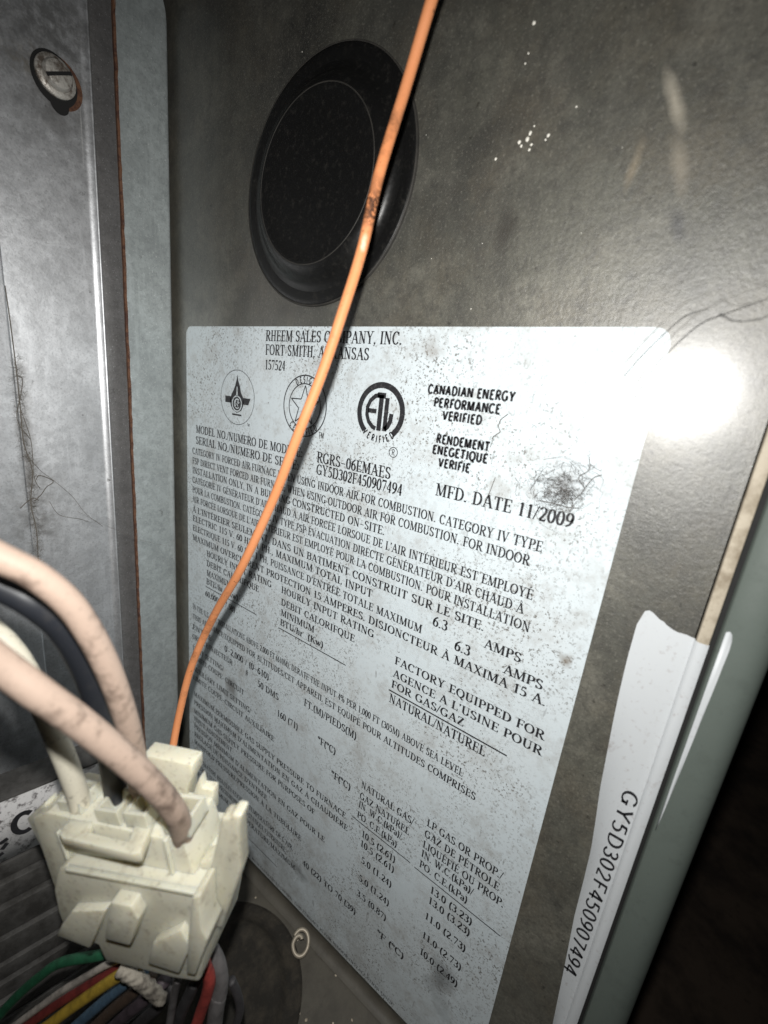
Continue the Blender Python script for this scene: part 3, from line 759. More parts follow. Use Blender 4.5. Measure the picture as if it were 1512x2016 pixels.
# star emblem
c = on_wall(600.7, 800); ry = (on_wall(600.7, 739).z - on_wall(600.7, 862).z) / 2
star = []
for k in range(11):
    a = math.radians(90 + 36 * k); rr = (.66 if k % 2 == 0 else .27) * ry
    star.append((rr * math.cos(a), rr * math.sin(a)))
parts = [ring_pts(c.y, c.z, ry - .00045, ry), ring_pts(c.y, c.z, .70 * ry, .70 * ry + .0004)]
V, F = [], []
for k in range(10): stroke_quads('c', [star[k], star[k + 1]], 0, .00040, True, V, F)
parts.append(([(c.y - x, c.z + y) for x, y in V], F))
for k in range(5):                                # dark half of each point
    i0, i1 = 2 * k, (2 * k - 1) % 10
    tri = [(0, 0), star[i0], star[i1]]
    if k in (3, 4): parts.append(([(c.y - x, c.z + y) for x, y in tri], [(0, 1, 2)]))
parts.append(arc_text("DESIGN", c.y, c.z, .75 * ry, 90, 70, .19 * ry, .2))
parts.append(arc_text("CERTIFIED", c.y, c.z, .94 * ry, 270, 95, .19 * ry, .2, inside=False))
V, F, wd = text_flat("TM", .14, True)
parts.append(([(c.y - (.72 + x * .16) * ry, c.z + (-.93 + y * .19) * ry) for x, y in V], F))
V, F = merge(*parts); ink('star_emblem', V, F, lab)
# ETL emblem
c = on_wall(750, 812); ry = (on_wall(750, 753).z - on_wall(750, 872).z) / 2
parts = [ring_pts(c.y, c.z, .80 * ry, 1.0 * ry, -48, 228)]
parts.append(local_strokes([[(-.10, .57)] + E(-.05, 0, .52, .57, 115, 245) + [(-.13, -.56)], [(-.52, .02), (-.16, .02)]], c.y, c.z, ry, .15))
parts.append(local_strokes([[(.0, .58), (.0, -.62)], [(-.17, .56), (.17, .56)]], c.y, c.z, ry, .19))
parts.append(local_strokes([[(.245, .50), (.245, -.60)], [(.24, -.55), (.36, -.44), (.45, -.26), (.47, .0)]], c.y, c.z, ry, .17))
parts.append(arc_text("VERIFIED", c.y, c.z, 1.02 * ry, 270, 92, .23 * ry, .22, inside=False))
r2 = on_wall(775.7, 890.5)
parts.append(ring_pts(r2.y, r2.z, .0014, .00165))
V, F, wd = text_flat("R", .13, True)
parts.append(([(r2.y + (.35 - x) * .0019, r2.z + (y - .5) * .0019) for x, y in V], F))
V, F = merge(*parts); ink('round_emblem', V, F, lab)

# ------------------------------------------------------------------ torn serial-number sticker near the wall's front edge
def poly_sheet(name, pts, x0_, mat, parent=None, th=0.0002, curl=None):
    n = len(pts)
    bm = bmesh.new()
    vs = [bm.verts.new((x0_ , p[0], p[1])) for p in pts]
    fc = bm.faces.new(vs)
    bmesh.ops.triangulate(bm, faces=[fc])
    bmesh.ops.subdivide_edges(bm, edges=bm.edges[:], cuts=2, use_grid_fill=True)
    if curl:
        for v_ in bm.verts: v_.co.x += curl(v_.co.y, v_.co.z)
    bm.faces.ensure_lookup_table(); bm.normal_update()
    if bm.faces[0].normal.x > 0: bmesh.ops.reverse_faces(bm, faces=bm.faces)
    me = bpy.data.meshes.new(name); bm.to_mesh(me); bm.free()
    for p in me.polygons: p.use_smooth = True
    me.materials.append(mat)
    o = link(bpy.data.objects.new(name, me))
    so = o.modifiers.new('thick', 'SOLIDIFY'); so.thickness = th; so.offset = -1
    return adopt(o, parent) if parent is not None else o
yz = lambda x, y: (on_wall(x, y).y, on_wall(x, y).z)
ser = empty('serial_sticker', (0, -0.008, -0.20))
left = [(1275, 1197), (1262, 1205), (1255, 1225), (1243, 1265), (1232, 1309), (1220, 1360), (1210, 1408), (1197, 1475), (1185, 1537), (1176, 1600), (1167, 1657), (1150, 1728), (1133, 1794), (1114, 1890), (1094, 1988), (1070, 2100), (1052, 2180)]
lp = [yz(*p) for p in left]
zb = lp[-1][1]
edge = []
zr0, zr1 = zb, on_wall(1365, 1255).z
for k in range(16):
    z = zr0 + (zr1 - zr0) * k / 15
    edge.append((-0.01265, z))
topt = [yz(*p) for p in ((1350, 1247), (1333, 1243), (1322, 1236), (1313, 1229), (1306, 1221), (1298, 1217), (1289, 1206), (1282, 1200))]
topt = [(max(p[0], -0.0124), p[1]) for p in topt]
def z_top(y):                                   # torn upper edge
    for (ya, za_), (yb, zb_) in zip(topc, topc[1:]):
        if (ya - y) * (yb - y) <= 0: return za_ + (zb_ - za_) * ((y - ya) / ((yb - ya) or 1))
    return topc[0][1] if y < topc[0][0] else topc[-1][1]
topc = sorted(topt + lp[:3] + [(-0.01265, zr1)])
def y_left(z):
    pl = sorted(lp, key=lambda p: p[1])
    for (ya, za_), (yb, zb_) in zip(pl, pl[1:]):
        if za_ <= z <= zb_: return ya + (yb - ya) * ((z - za_) / ((zb_ - za_) or 1))
    return pl[-1][0] if z > pl[-1][1] else pl[0][0]
v, f = [], []
NC, NR = 14, 70
for i in range(NR + 1):
    s_ = i / NR
    for j in range(NC + 1):
        t = j / NC
        zq = zb + (lp[3][1] - zb) * s_
        yl = y_left(zq)
        y = yl + (-0.01265 - yl) * t
        z = zq if i < NR else z_top(y)
        lift = 0.0026 * (1 - t) ** 3 * (0.6 + 0.4 * math.sin(9 * s_ + 1)) + 0.0002 * t * math.sin(14 * s_)
        if t == 1: lift = 0
        v.append((-0.00035 - lift, y, z))
    if i:
        for j in range(NC):
            o = i * (NC + 1) + j
            f.append((o, o + 1, o - NC, o - NC - 1))
o = adopt(mesh('sticker_sheet', v, f, M_PAPER, smooth=True), ser)
# the strip that climbs over the hem
hp = []
zz0, zz1 = zb, on_wall(1382, 1262).z
v, f = [], []
prof = [(-0.00045, -0.0126), (-0.0010, -0.01285), (-0.00142, -0.0133), (-0.00148, -0.0139), (-0.00145, -0.0146), (-0.0012, -0.0152)]
N = 24
for i in range(N + 1):
    z = zz0 + (zz1 - zz0) * i / N
    for px, py in prof: v.append((px, py, z))
    if i:
        for k in range(len(prof) - 1):
            o = i * len(prof) + k
            f.append((o, o + 1, o + 1 - len(prof), o - len(prof)))
adopt(mesh('sticker_fold', v, f, M_PAPER, smooth=True), ser)
# its other half on the door edge
za, zb2 = on_wall(1404, 1229).z, on_wall(1266, 1612).z
pts = [(-0.0170, zb2)]
for k in range(11):
    z = zb2 + (za - 0.004 - zb2) * k / 10
    pts.append((-0.0171 - 0.0014 * (k / 10) ** 0.8, z))
pts += [(-0.0184, za - 0.002), (-0.0181, za - 0.0006), (-0.0176, za)]
pts += [(-0.0170, za - 0.0004)]
poly_sheet('sticker_remnant', pts, -0.00145, M_PAPER, ser)
V, F, wd = text_flat("GY5D302F450907494", 0.115, True, track=0.03)
za, zb3 = on_wall(1262, 1560).z, on_wall(1134, 1920).z
kk = (za - zb3) / wd
capw = 0.0033
# reads downwards, letter tops towards the door
ink('text_line', [(-0.0088 - y * capw + 0.0006 * (x / wd) , za - x * kk) for x, y in V], F, ser, x=-0.00105)
tag(ser, 'torn white sticker with a serial number running down the wall edge beside the door', 'sticker')

# ------------------------------------------------------------------ black plastic hole plugs
def plug(name, centre, normal_axis, label, m_main, m_dust):
    R0, R1, H = 0.0345, 0.0234, 0.0046
    prof = [(R0 + .0002, 0.0002), (R0, 0.0007), (R0 - .0006, 0.0010), (R0 - .0016, .00105), (R1 + .0070, .0009), (R1 + .0056, .0011), (R1 + .0044, .0018), (R1 + .0032, .0031), (R1 + .0021, .0040), (R1 + .0007, H), (R1 - .0004, H + .0001), (R1 - .0012, H - .0001), (R1 - .006, H - .0006), (R1 * .4, H - .0010), (0.0004, H - .0011)]
    e = empty(name, centre)
    def rev(pn, pr, cap=False, mat=None):
        v, f = [], []
        n = 96
        for rr, hh in pr:
            for k in range(n):
                a = 2 * math.pi * k / n
                if normal_axis == 'x': v.append((centre.x - hh, centre.y + rr * math.cos(a), centre.z + rr * math.sin(a)))
                else: v.append((centre.x + rr * math.cos(a), centre.y + rr * math.sin(a), centre.z + hh))
        for j in range(len(pr) - 1):
            for k in range(n):
                f.append((j * n + k, j * n + (k + 1) % n, (j + 1) * n + (k + 1) % n, (j + 1) * n + k))
        if cap: f.append(tuple((len(pr) - 1) * n + k for k in range(n)))
        o = mesh(pn, v, f, mat or m_main, smooth=True)
        return adopt(o, e)
    rev('plug_rim', prof[:5])
    rev('plug_face', prof[4:], cap=True)
    rev('raised_bead', [(R1 + .00022, H - .0001), (R1 + .00015, H + .00012), (R1, H + .00016), (R1 - .00015, H + .00012), (R1 - .00022, H - .0001)], mat=m_dust)
    rev('rim_bead', [(R0 + .00030, -.0002), (R0 + .00028, .0008), (R0 + .0001, .00105), (R0 - .0002, .0009)], mat=m_dust)
    tag(e, label, 'plug')
    return e
plug('hole_plug', Vector((0, 0.1095, 0.0618)), 'x', 'round black plastic hole plug in the wall above the white rating label', M_PLUG, M_PLUGDUST)
plug('hole_plug', Vector((-0.041, 0.100, ZF)), 'z', 'round black plastic hole plug in the cabinet floor beside the connector', M_PLUGOLD, M_PLUGOLD)

# ------------------------------------------------------------------ orange wire
OR = 0.00118
pts = [at(880, -90, .079), at(850, 0, .082), at(801, 165, .087), at(746, 345, .088), at(713, 490, .090), at(671, 625, .092), at(634, 735, .095), at(589, 850, .098), at(537, 985, .106), at(474, 1120, .116), at(420, 1215, .130), at(377, 1312, .138), at(352, 1410, .141), at(336, 1495, .139), at(318, 1590, .134), at(300, 1690, .128)]
pts = [pts[0] + (pts[0] - pts[1]) * 6 + Vector((0, .01, .02)), pts[0] + (pts[0] - pts[1]) * 2.5] + pts
ow = tube('orange_wire', pts, OR, M_ORANGE, n=14, seg=16)
tag(ow, 'bright orange insulated wire stretched diagonally in front of the rating label', 'wire')

# ------------------------------------------------------------------ connector
def cvec(x, y, z): return Vector((x, y, z))
Bc = cvec(.093, .96, .256).normalized()
Ac = cvec(1, -.038, -.221); Ac = (Ac - Ac.dot(Bc) * Bc).normalized()
Cc = -Ac.cross(Bc)
CO = at(95, 1603, .085)
BA, BB, BC = c2w(Ac), c2w(Bc), c2w(Cc)
if BC.dot(CAM - CO) < 0: BC = -BC
def loc(x, y, c):                               # pixel -> local (a, b) on the plane at height c of the connector
    r = ray(x, y); d = (c - (CAM - CO).dot(BC)) / r.dot(BC)
    p = CAM + r * d - CO
    return p.dot(BA), p.dot(BB)
def locb(x, y, b):                              # pixel -> local (a, c) on the plane at depth b along the plug
    r = ray(x, y); d = (b - (CAM - CO).dot(BB)) / r.dot(BB)
    p = CAM + r * d - CO
    return p.dot(BA), p.dot(BC)
con = empty('wire_connector', CO)
def cl(a, b, c): return CO + BA * a + BB * b + BC * c
def prism(name, px, c1, c0, bevel=0.00035, seg=2, local=False):
    pts = px if local else [loc(x, y, c1) for x, y in px]
    n = len(pts)
    v = [cl(a, b, c1) for a, b in pts] + [cl(a, b, c0) for a, b in pts]
    f = [tuple(range(n)), tuple(range(2 * n - 1, n - 1, -1))] + [(k, n + k, n + (k + 1) % n, (k + 1) % n) for k in range(n)]
    o = mesh(name, v, f, M_NYLON, smooth=True, bevel=bevel, seg=seg)
    return adopt(o, con)
TB = -0.0098
prism('plug_housing', [(62, 1612), (92, 1600), (361, 1660), (398, 1765), (392, 1800), (130, 1800), (104, 1740), (84, 1680)], 0.0, TB)
prism('socket_housing', [(108, 1728), (114, 1712), (126, 1706), (395, 1757), (404, 1800), (404, 1850), (398, 1900), (392, 1935), (345, 1928), (206, 1893), (192, 1862), (128, 1838), (113, 1795), (104, 1752)], 0.0026, TB - .003, bevel=.0007, seg=3)
prism('tab', [(140, 1795), (208, 1793), (176, 1868), (111, 1843), (120, 1822)], .0042, .001)
prism('tab', [(217, 1777), (258, 1786), (272, 1812), (255, 1863), (205, 1850)], .0050, .001)
prism('tab', [(300, 1858), (355, 1832), (374, 1866), (352, 1918), (290, 1898)], .0042, .001)
prism('rib', [(377, 1768), (392, 1766), (396, 1830), (408, 1852), (384, 1921), (366, 1918), (369, 1850)], .0042, -.001)
prism('lock_lever', [(432, 1618), (436, 1612), (452, 1611), (456, 1603), (475, 1607), (470, 1632), (475, 1710), (437, 1829), (415, 1823), (404, 1745), (424, 1664)], -.0010, -.0042, bevel=.0006, seg=3)
prism('lever_hinge', [(392, 1700), (425, 1690), (425, 1740), (396, 1750)], -.0012, -.0045)
prism('rear_plate', [(280, 1486), (378, 1507), (379, 1530), (368, 1552), (368, 1610), (280, 1590)], -.0088, -.0125)
prism('rear_tooth', [(378, 1570), (385, 1548), (393, 1530), (397, 1552), (420, 1556), (420, 1600), (380, 1600)], -.0094, -.0115, bevel=.0003)
prism('side_ear', [(52, 1613), (88, 1580), (98, 1640), (108, 1738), (90, 1690)], -.0020, -.0048)
prism('seam_ridge', [(128, 1712), (392, 1762), (392, 1768), (128, 1718)], .0031, .0020, bevel=.0001)
prism('moulded_rib', [(318, 1655), (326, 1657), (345, 1742), (337, 1741)], .0008, -.0005, bevel=.0002)
prism('moulded_rib', [(108, 1640), (114, 1641), (136, 1702), (130, 1701)], .0008, -.0005, bevel=.0002)
# latch loop standing out from the front
lb = 0.0006
def bars(pxs, name):
    pts = [locb(x, y, lb) for x, y in pxs]
    n = len(pts)
    v = [cl(a, lb, c) for a, c in pts] + [cl(a, lb + .0021, c) for a, c in pts]
    f = [tuple(range(n)), tuple(range(2 * n - 1, n - 1, -1))] + [(k, n + k, n + (k + 1) % n, (k + 1) % n) for k in range(n)]
    o = mesh(name, v, f, M_NYLON, smooth=True, bevel=.0003); adopt(o, con)
bars([(170, 1570), (208, 1580), (171, 1636), (253, 1656), (272, 1600), (305, 1608), (276, 1678), (262, 1682), (122, 1650), (114, 1640)], 'latch_loop')
# cells round the wire entries
for i, (px, py, w_) in enumerate(((160, 1572, .0052), (232, 1588, .0052), (282, 1600, .0050), (352, 1625, .0056))):
    a, c = locb(px, py, -.0005)
    c = min(max(c, TB + .003), -.003)
    h = w_ / 2
    ring_o = [(-h, -h), (h, -h), (h, h), (-h, h)]
    v, f = [], []
    for b_ in (-.0024, .001):
        for s_ in (1.0, .74):
            v += [cl(a + x * s_, b_, c + y * s_) for x, y in ring_o]
    for k in range(4):
        k2 = (k + 1) % 4
        f += [(k, k2, 4 + k2, 4 + k), (k, 8 + k, 8 + k2, k2), (4 + k, 4 + k2, 12 + k2, 12 + k)]
    adopt(mesh('wire_cell', v, f, M_NYLON), con)
tag(con, 'yellowed white plastic multi pin wire connector with a side lock lever', 'connector')

# wires entering the connector's top
def cw(name, pts, rad, mat, label, group='wires entering the connector'):
    d_ = (pts[0] - pts[1]).normalized()          # the wire goes on into the cabinet beyond the picture
    pts = [pts[0] + d_ * .15 + Vector((-.03, .05, .03)), pts[0] + d_ * .05] + pts
    o = tube(name, pts, rad, mat, n=12, seg=18)
    return tag(o, label, 'wire', group)
def top(a, c, b=0.002): return CO + BA * a + BB * b + BC * c
cw('cream_wire', [at(-160, 1040, .050), at(-70, 1065, .052), at(0, 1098, .054), at(80, 1140, .057), at(150, 1205, .061), at(210, 1310, .067), at(250, 1420, .074), at(268, 1500, .081), at(276, 1570, .0885), at(280, 1620, .092)], .00185, M_CREAM,
   'cream wire arching high over the black wire into the connector')
cw('cream_wire', [at(-150, 1195, .048), at(-60, 1262, .050), at(10, 1316, .0525), at(80, 1368, .055), at(160, 1425, .059), at(240, 1490, .064), at(310, 1555, .070), at(345, 1600, .075), at(358, 1635, .080), at(362, 1670, .084)], .00195, M_CREAM,
   'thicker cream wire sloping straight into the connector cell nearest the lock lever')
cw('black_wire', [at(-160, 1100, .056), at(-60, 1125, .058), at(0, 1152, .060), at(70, 1190, .062), at(130, 1245, .066), at(175, 1330, .072), at(205, 1430, .079), at(222, 1520, .085), at(232, 1590, .089), at(238, 1640, .091)], .0021, M_BLACKW,
   'black wire curving down between the cream wires into the connector')
cw('white_wire', [at(-120, 1180, .074), at(-30, 1230, .074), at(30, 1290, .075), at(75, 1370, .077), at(110, 1450, .080), at(138, 1520, .083), at(157, 1580, .086), at(170, 1640, .089)], .0019, M_WHITEW,
   'dirty white wire entering the connector end away from the lock lever')

# coloured wires leaving the connector's foot
ZL = {'green': (0.015, 0.12, 0.055), 'white': (0.55, 0.50, 0.45), 'red': (0.24, 0.035, 0.03), 'yellow': (0.62, 0.42, 0.05), 'blue': (0.12, 0.22, 0.33), 'brown': (0.10, 0.065, 0.045), 'violet': (0.10, 0.075, 0.09), 'grey': (0.17, 0.16, 0.16), 'bright red': (0.50, 0.075, 0.06), 'dark grey': (0.055, 0.052, 0.055)}
MW = {k: plain(k.replace(' ', '_') + '_insulation', tuple(x * .72 for x in v), 0.6, dirt=tuple(x * .3 for x in v), amt=0.85, scale=260, lo=0.42, hi=0.66) for k, v in ZL.items()}
def hw(colour, px, rad, label, d0=.098, d1=.112, nm=None):
    n = len(px)
    pts = [at(x, y, d0 + (d1 - d0) * i / (n - 1)) for i, (x, y) in enumerate(px)]
    d_ = (pts[-1] - pts[-2]).normalized()
    e_ = pts[-1] + d_ * .035
    pts += [e_ + Vector((0, 0, -.004)), Vector((e_.x - .04, e_.y - .01, max(ZF + .004, e_.z - .09)))]
    o = tube(nm or colour.replace(' ', '_') + '_wire', pts, rad, MW[colour], n=8, seg=12)
    tag(o, label, 'wire', 'harness wires below the connector')
hw('green', [(245, 1870), (190, 1882), (120, 1895), (75, 1925), (35, 1960), (0, 1998), (-40, 2050)], .0011, 'green wire curving away below the connector foot', .102, .108)
hw('white', [(255, 1880), (207, 1901), (165, 1925), (120, 1952), (75, 1985), (30, 2018), (-30, 2065)], .00075, 'thin white wire below the connector, between the green and dark red wires')
hw('red', [(262, 1890), (215, 1917), (165, 1945), (110, 1979), (55, 2018), (0, 2060)], .0010, 'dark red wire below the connector, beside the thin white wire')
hw('yellow', [(280, 1895), (232, 1922), (200, 1943), (165, 1967), (130, 1992), (95, 2019), (40, 2060)], .00125, 'thick yellow wire below the connector', .096, .108)
hw('blue', [(285, 1910), (245, 1938), (215, 1962), (185, 1988), (150, 2019), (100, 2064)], .0012, 'pale blue wire below the connector, beside the yellow wire')
hw('brown', [(300, 1920), (258, 1958), (225, 1985), (190, 2018), (150, 2058)], .0013, 'dull brown wire below the connector, beside the pale blue wire', .1, .114)
hw('violet', [(325, 1930), (280, 1972), (250, 1996), (222, 2022), (180, 2062)], .0014, 'dusky violet wire below the connector, beside the brown wire', .102, .116)
hw('dark grey', [(345, 1935), (312, 1980), (290, 2000), (265, 2024), (225, 2065)], .0014, 'dark grey wire below the connector, beside the violet wire', .104, .118)
hw('grey', [(352, 1925), (346, 1945), (340, 1975), (333, 2020), (320, 2070)], .0009, 'thin grey wire hanging down below the connector', .096, .106)
hw('dark grey', [(385, 1930), (372, 1960), (358, 1990), (348, 2022), (335, 2070)], .0014, 'dark grey wire hanging below the connector, beside the bright red wire', .1, .11)
hw('bright red', [(395, 1880), (412, 1925), (408, 1955), (398, 1985), (386, 2020), (365, 2070)], .0014, 'bright red wire hanging below the connector near the floor plug', .098, .108)
hw('grey', [(400, 1850), (425, 1890), (434, 1925), (432, 1955), (426, 1985)], .0019, 'fat grey wire hanging below the lock lever', .102, .104)
hw('dark grey', [(455, 1930), (468, 1960), (472, 1990), (462, 2025), (440, 2070)], .0011, 'slim dark wire looping past the floor plug', .112, .116)
tw = catmull([at(235, 1905, .094), at(255, 1918, .094), at(275, 1930, .095), at(295, 1946, .097), at(318, 1968, .1)], 14)
v, f = tube_data(tw, .0014, 16, twist=(.12, 4, .8))
o = mesh('braided_sleeve', v, f, M_SLEEVE, smooth=True)
tag(o, 'short braided off white sleeve tucked under the connector', 'sleeve')

# ------------------------------------------------------------------ transformer with laminated core beside the connector
dirv = (at(129, 1527, 1) - CAM)
VPD = ray(1700, 896); VPD = Vector((VPD.x, VPD.y, 0)).normalized()      # along its face
NF = Vector((VPD.y, -VPD.x, 0))                                           # out of its face, towards the viewer
T0 = at(60, 1700, .135)
def face_hit(x, y, off=0.0):
    r = ray(x, y); d = ((T0 + NF * off - CAM).dot(NF)) / r.dot(NF)
    return CAM + r * d
tr = empty('transformer', (T0.x, T0.y, ZF))
def slab(name, z0, z1, u0, u1, n0, n1, mat, bevel=.0003):
    v = []
    for z in (z0, z1):
        for u, nn in ((u0, n0), (u1, n0), (u1, n1), (u0, n1)):
            p = Vector((T0.x, T0.y, 0)) + VPD * u + NF * nn
            v.append((p.x, p.y, z))
    o = mesh(name, v, [(0, 3, 2, 1), (4, 5, 6, 7), (0, 1, 5, 4), (1, 2, 6, 5), (2, 3, 7, 6), (3, 0, 4, 7)], mat, bevel=bevel, smooth=True)
    return adopt(o, tr)
zs0, zs1 = face_hit(60, 1672).z, face_hit(60, 1559).z
slab('top_bracket', zs0 - .0006, zs1 + .0006, -.2, .032, -.012, -.0006, M_STEELCORE)
st = slab('white_tape', zs0, zs1, -.19, .031, -.0006, -.0003, M_TAPE, bevel=0)
# marking on the tape
def on_face(name, strokes, px, py, h, wdt):
    V, F = [], []
    for pts in strokes: stroke_quads('c', pts, 0, wdt, True, V, F)
    p0 = face_hit(px, py, -.0001)
    vv = [p0 + VPD * (x * h) + Vector((0, 0, y * h)) for x, y in V]
    o = mesh(name, vv, F, M_INK); return adopt(o, tr)
on_face('tape_marking', [E(0, 0, .34, .5, 45, 300, 14)], 48, 1619, .0072, .22)
on_face('tape_marking', [[(-.25, .2), (.1, .35)], [(-.2, -.25), (.05, .05)], [(-.45, -.6), (-.15, -.5)]], 12, 1662, .0055, .22)
zc = zs0 - .0012
k = 0
while zc > ZF + .004:
    th = random.choice((.0035, .006, .009, .013)) * random.uniform(.8, 1.2)
    dn = random.uniform(-.0006, .0010) + k * .0012
    slab('lamination', zc - th + .0004, zc, -.2, .034 + random.uniform(-.001, .001), -.03, dn, M_STEELCORE, bevel=.0004)
    zc -= th; k += 1
tag(tr, 'dark steel laminated transformer core with white marked tape along its top', 'transformer')

# ------------------------------------------------------------------ screw in the steel panel
sc = hit(108, 152, 1, YB)
scr = empty('panel_screw', sc)
def lathe_y(name, c, prof, mat, n=40, parent=None, sx=1.0, sz=1.0):
    v, f = [], []
    for rr, hh in prof:
        for k in range(n):
            a = 2 * math.pi * k / n
            v.append((c.x + rr * math.cos(a) * sx, c.y - hh, c.z + rr * math.sin(a) * sz))
    for j in range(len(prof) - 1):
        for k in range(n):
            f.append((j * n + k, j * n + (k + 1) % n, (j + 1) * n + (k + 1) % n, (j + 1) * n + k))
    f.append(tuple((len(prof) - 1) * n + k for k in range(n)))
    o = mesh(name, v, f, mat, smooth=True)
    o.data.set_sharp_from_angle(angle=math.radians(35))
    return adopt(o, parent) if parent is not None else o
lathe_y('hole_shadow_gap', Vector((sc.x - .0002, sc.y, sc.z - .0006)), [(.0062, .00012), (.0001, .00014)], M_DARK, parent=scr, sz=1.12)
lathe_y('washer', sc, [(.0054, .0002), (.0054, .0009), (.0050, .0013), (.0040, .0015)], M_SCREW, parent=scr)
lathe_y('screw_head', sc, [(.0040, .0012), (.0039, .0026), (.0034, .0034), (.002, .0037)], M_SCREW, parent=scr)
sd = (hit(140, 150, 1, YB) - hit(78, 150, 1, YB)).normalized(); sn = Vector((-sd.z, 0, sd.x))
v = [sc + sd * (u * .0037) + sn * (w_ * .00045) + Vector((0, -h_, 0)) for h_ in (.0031, .00375) for u, w_ in ((-1, -1), (1, -1), (1, 1), (-1, 1))]
adopt(mesh('screw_slot', v, [(0, 1, 2, 3), (4, 5, 6, 7), (0, 1, 5, 4), (1, 2, 6, 5), (2, 3, 7, 6), (3, 0, 4, 7)], M_DARK), scr)
o = lathe_y('rust_ring', Vector((sc.x + .001, sc.y, sc.z - .0008)), [(.0066, .00006), (.0001, .00008)], M_RUST, parent=scr, sx=.98, sz=1.05)
h2 = hit(117, 205, 1, YB)
lathe_y('keyhole_foot', h2, [(.0026, .00016), (.0001, .00018)], M_DARK, parent=scr, sz=1.1)
tag(scr, 'slotted zinc screw with washer in a dark keyhole of the steel panel', 'screw')

# ------------------------------------------------------------------ coiled steel ring on the floor
p0 = on_wall(593, 1855); p0 = hit(592, 1857, 2, ZF + .004)
ctr = Vector((p0.x, p0.y, ZF + .0044))
vd = (CAM - ctr).normalized()
up = (Vector((0, 0, 1)) - vd * vd.z).normalized(); rt = up.cross(vd)
pts = []
for k in range(34):
    a = math.radians(150 - k * 13.5)
    rr = .0040 if k < 25 else .0040 - (k - 24) * .00033
    pts.append(ctr + rt * (math.cos(a) * rr * .85) + up * (math.sin(a) * rr * 1.05) + vd * (.00008 * k))
o = tube('coiled_ring', pts, lambda t: .00085, M_SPRING, n=3, seg=10)
tag(o, 'small pale coiled steel ring lying against the foot of the label', 'ring')

# ------------------------------------------------------------------ dust, lint and cobwebs
def strands(name, lst, mat, label, cat, rad=.00010):
    V, F = [], []
    for pts, r_ in lst:
        v, f = tube_data(catmull(pts, 5), r_, 5)
        b = len(V); V += v; F += [tuple(b + i for i in fc) for fc in f]
    o = mesh(name, V, F, mat, smooth=True)
    return tag(o, label, cat, None, 'stuff')
rnd = random.Random(3)
ls = []
lc = on_wall(1105, 955)
for i in range(170):
    th0 = rnd.uniform(0, 6.28)
    rr = abs(rnd.gauss(0, .0055)) + .0012
    cy, cz = lc.y + rnd.gauss(0, .0022), lc.z + rnd.gauss(-.0012, .0016)
    p = []
    ar = rnd.uniform(.3, 1.7)
    for k in range(6):
        a = th0 + ar * k / 5
        p.append(Vector((-.0006 - abs(rnd.gauss(.001, .0012)), cy + rr * .62 * math.cos(a) + rnd.gauss(0, .0005), cz + rr * .48 * math.sin(a) + rnd.gauss(0, .0005))))
    ls.append((p, rnd.uniform(.000012, .000035)))
for (a_, b_) in (((1160, 900), (1150, 960)), ((1185, 935), (1130, 985)), ((1140, 1000), (1060, 985)), ((1000, 815), (985, 850)), ((985, 850), (965, 880)), ((975, 940), (955, 1005))):
    q0, q1 = on_wall(*a_, .0008), on_wall(*b_, .0008)
    ls.append(([q0, q0.lerp(q1, .35) + Vector((0, rnd.gauss(0, .0008), rnd.gauss(0, .0008))), q0.lerp(q1, .7) + Vector((0, rnd.gauss(0, .0008), 0)), q1], .00010))
strands('lint_tuft', ls, M_DUST, 'tangled tuft of grey lint clinging to the label over the date', 'lint')
ls = []
def web_pts(px, off=.0012, jit=.0004):
    return [hit(x, y, 1, YB - off) + Vector((rnd.gauss(0, jit), rnd.gauss(0, .0003), rnd.gauss(0, jit))) for x, y in px]
ls.append((web_pts([(8, 560), (22, 640), (30, 735), (36, 800), (52, 870), (62, 930), (62, 990), (72, 1050), (76, 1120)]), .00030))
ls.append((web_pts([(30, 740), (42, 742), (36, 775), (42, 830), (56, 865)]), .00022))
ls.append((web_pts([(60, 905), (80, 925), (105, 945), (140, 978), (170, 1010), (198, 1035)]), .00012))
ls.append((web_pts([(64, 945), (78, 938), (104, 946), (96, 962), (80, 972), (70, 985)]), .00022))
ls.append((web_pts([(40, 1003), (52, 990), (66, 980), (74, 988)]), .00026))
ls.append((web_pts([(96, 990), (104, 1008), (125, 1018), (150, 1018), (172, 1030)]), .00013))
ls.append((web_pts([(150, 1010), (190, 1030), (225, 1044), (275, 1060), (330, 1074)], off=.004), .00007))
ls.append((web_pts([(45, 800), (58, 870), (66, 940), (80, 960)]), .00018))
main = ls[0][0]
ls = [(p, r_ * .55) for p, r_ in ls]
dense = catmull(main, 30)
for i in range(800):
    c0 = rnd.choice(dense[50:]) + Vector((rnd.gauss(0, .0007), rnd.gauss(0, .0003), rnd.gauss(0, .0012)))
    d_ = Vector((rnd.gauss(0, 1), rnd.gauss(0, .3), rnd.gauss(0, 1))).normalized() * rnd.uniform(.0006, .0022)
    ls.append(([c0, c0 + d_ * .5 + Vector((rnd.gauss(0, .0003), 0, rnd.gauss(0, .0003))), c0 + d_], rnd.uniform(.000012, .00003)))
for i in range(0):
    x, y = rnd.uniform(30, 85), rnd.uniform(740, 1060)
    ls.append((web_pts([(x, y), (x + rnd.uniform(-12, 12), y + rnd.uniform(4, 16)), (x + rnd.uniform(-16, 16), y + rnd.uniform(14, 30))], off=.0008), rnd.uniform(.00006, .00016)))
strands('dusty_cobweb', ls, M_WEBDUST, 'dusty cobweb threads hanging along the seam of the steel panel', 'cobweb')
ls = []  # thin loose threads a little off the wall
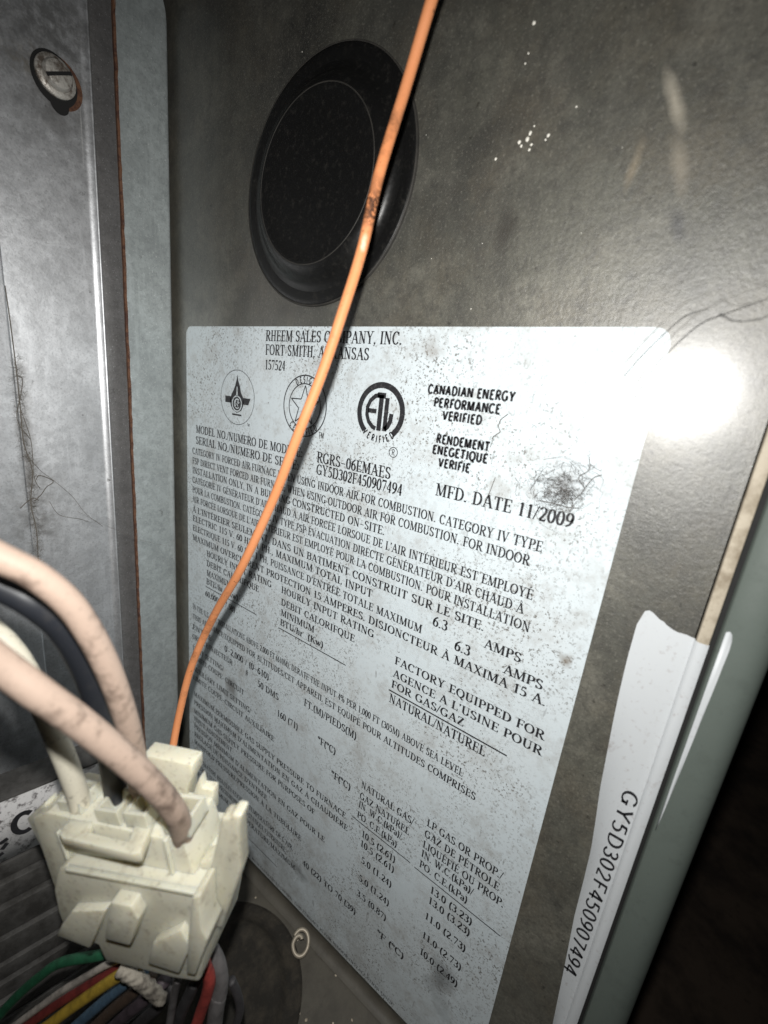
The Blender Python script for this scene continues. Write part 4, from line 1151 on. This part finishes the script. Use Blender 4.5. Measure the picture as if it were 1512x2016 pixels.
for px in ([(1512, 560), (1440, 585), (1385, 610), (1330, 655), (1290, 700), (1250, 760)], [(1400, 575), (1350, 595), (1300, 640), (1262, 680), (1230, 715)], [(1560, 570), (1500, 592), (1450, 600), (1420, 590)]):
    ls.append(([on_wall(x, y, .016 + rnd.uniform(-.002, .002)) for x, y in px], .00010))
strands('loose_threads', ls, M_PALETHREAD, 'loose dark threads hanging before the wall at the label corner', 'cobweb')
# pale paint flecks on the wall and crumbs on the floor
def flecks(name, lst, mat, label, cat):
    V, F = [], []
    for c_, r_, ax in lst:
        b = len(V)
        n = 7
        an = [Vector((0, 1, 0)), Vector((0, 0, 1)), Vector((-1, 0, 0))] if ax == 'x' else [Vector((1, 0, 0)), Vector((0, 1, 0)), Vector((0, 0, 1))]
        for h_, s_ in ((0, 1.0), (.35, .75)):
            for k in range(n):
                a = 6.283 * k / n; q_ = r_ * s_ * rnd.uniform(.7, 1.2)
                V.append(c_ + an[0] * (q_ * math.cos(a)) + an[1] * (q_ * math.sin(a)) + an[2] * (h_ * r_))
        V.append(c_ + an[2] * (.5 * r_))
        for k in range(n):
            k2 = (k + 1) % n
            F.append((b + k, b + k2, b + n + k2, b + n + k)); F.append((b + n + k, b + n + k2, b + 2 * n))
    o = mesh(name, V, F, mat, smooth=True)
    return tag(o, label, cat, None, 'stuff')
ls = []
for x, y, r_ in ((1051, 45, .00055), (1040, 105, .0003), (1034, 125, .0003), (1022, 280, .0005), (1038, 275, .0007), (1044, 262, .0005), (1046, 285, .0004), (1052, 248, .0003), (1080, 266, .0005), (1074, 275, .0003), (976, 313, .00045), (1135, 210, .0003), (1042, 295, .0004), (1026, 288, .0004)):
    ls.append((on_wall(x, y), r_ * .8, 'x'))
for i in range(10):
    ls.append((on_wall(rnd.uniform(430, 1250), rnd.uniform(20, 620)), rnd.uniform(.0001, .00022), 'x'))
flecks('paint_flecks', ls, M_FLECK, 'scattered pale paint flecks on the dark wall beside the plug', 'flecks')
ls = []
for i in range(60):
    ls.append((Vector((rnd.uniform(-.07, -.004), rnd.uniform(.02, .15), ZF)), rnd.uniform(.0002, .0007), 'z'))
flecks('floor_crumbs', ls, M_HEM, 'scattered crumbs of debris on the cabinet floor', 'debris')
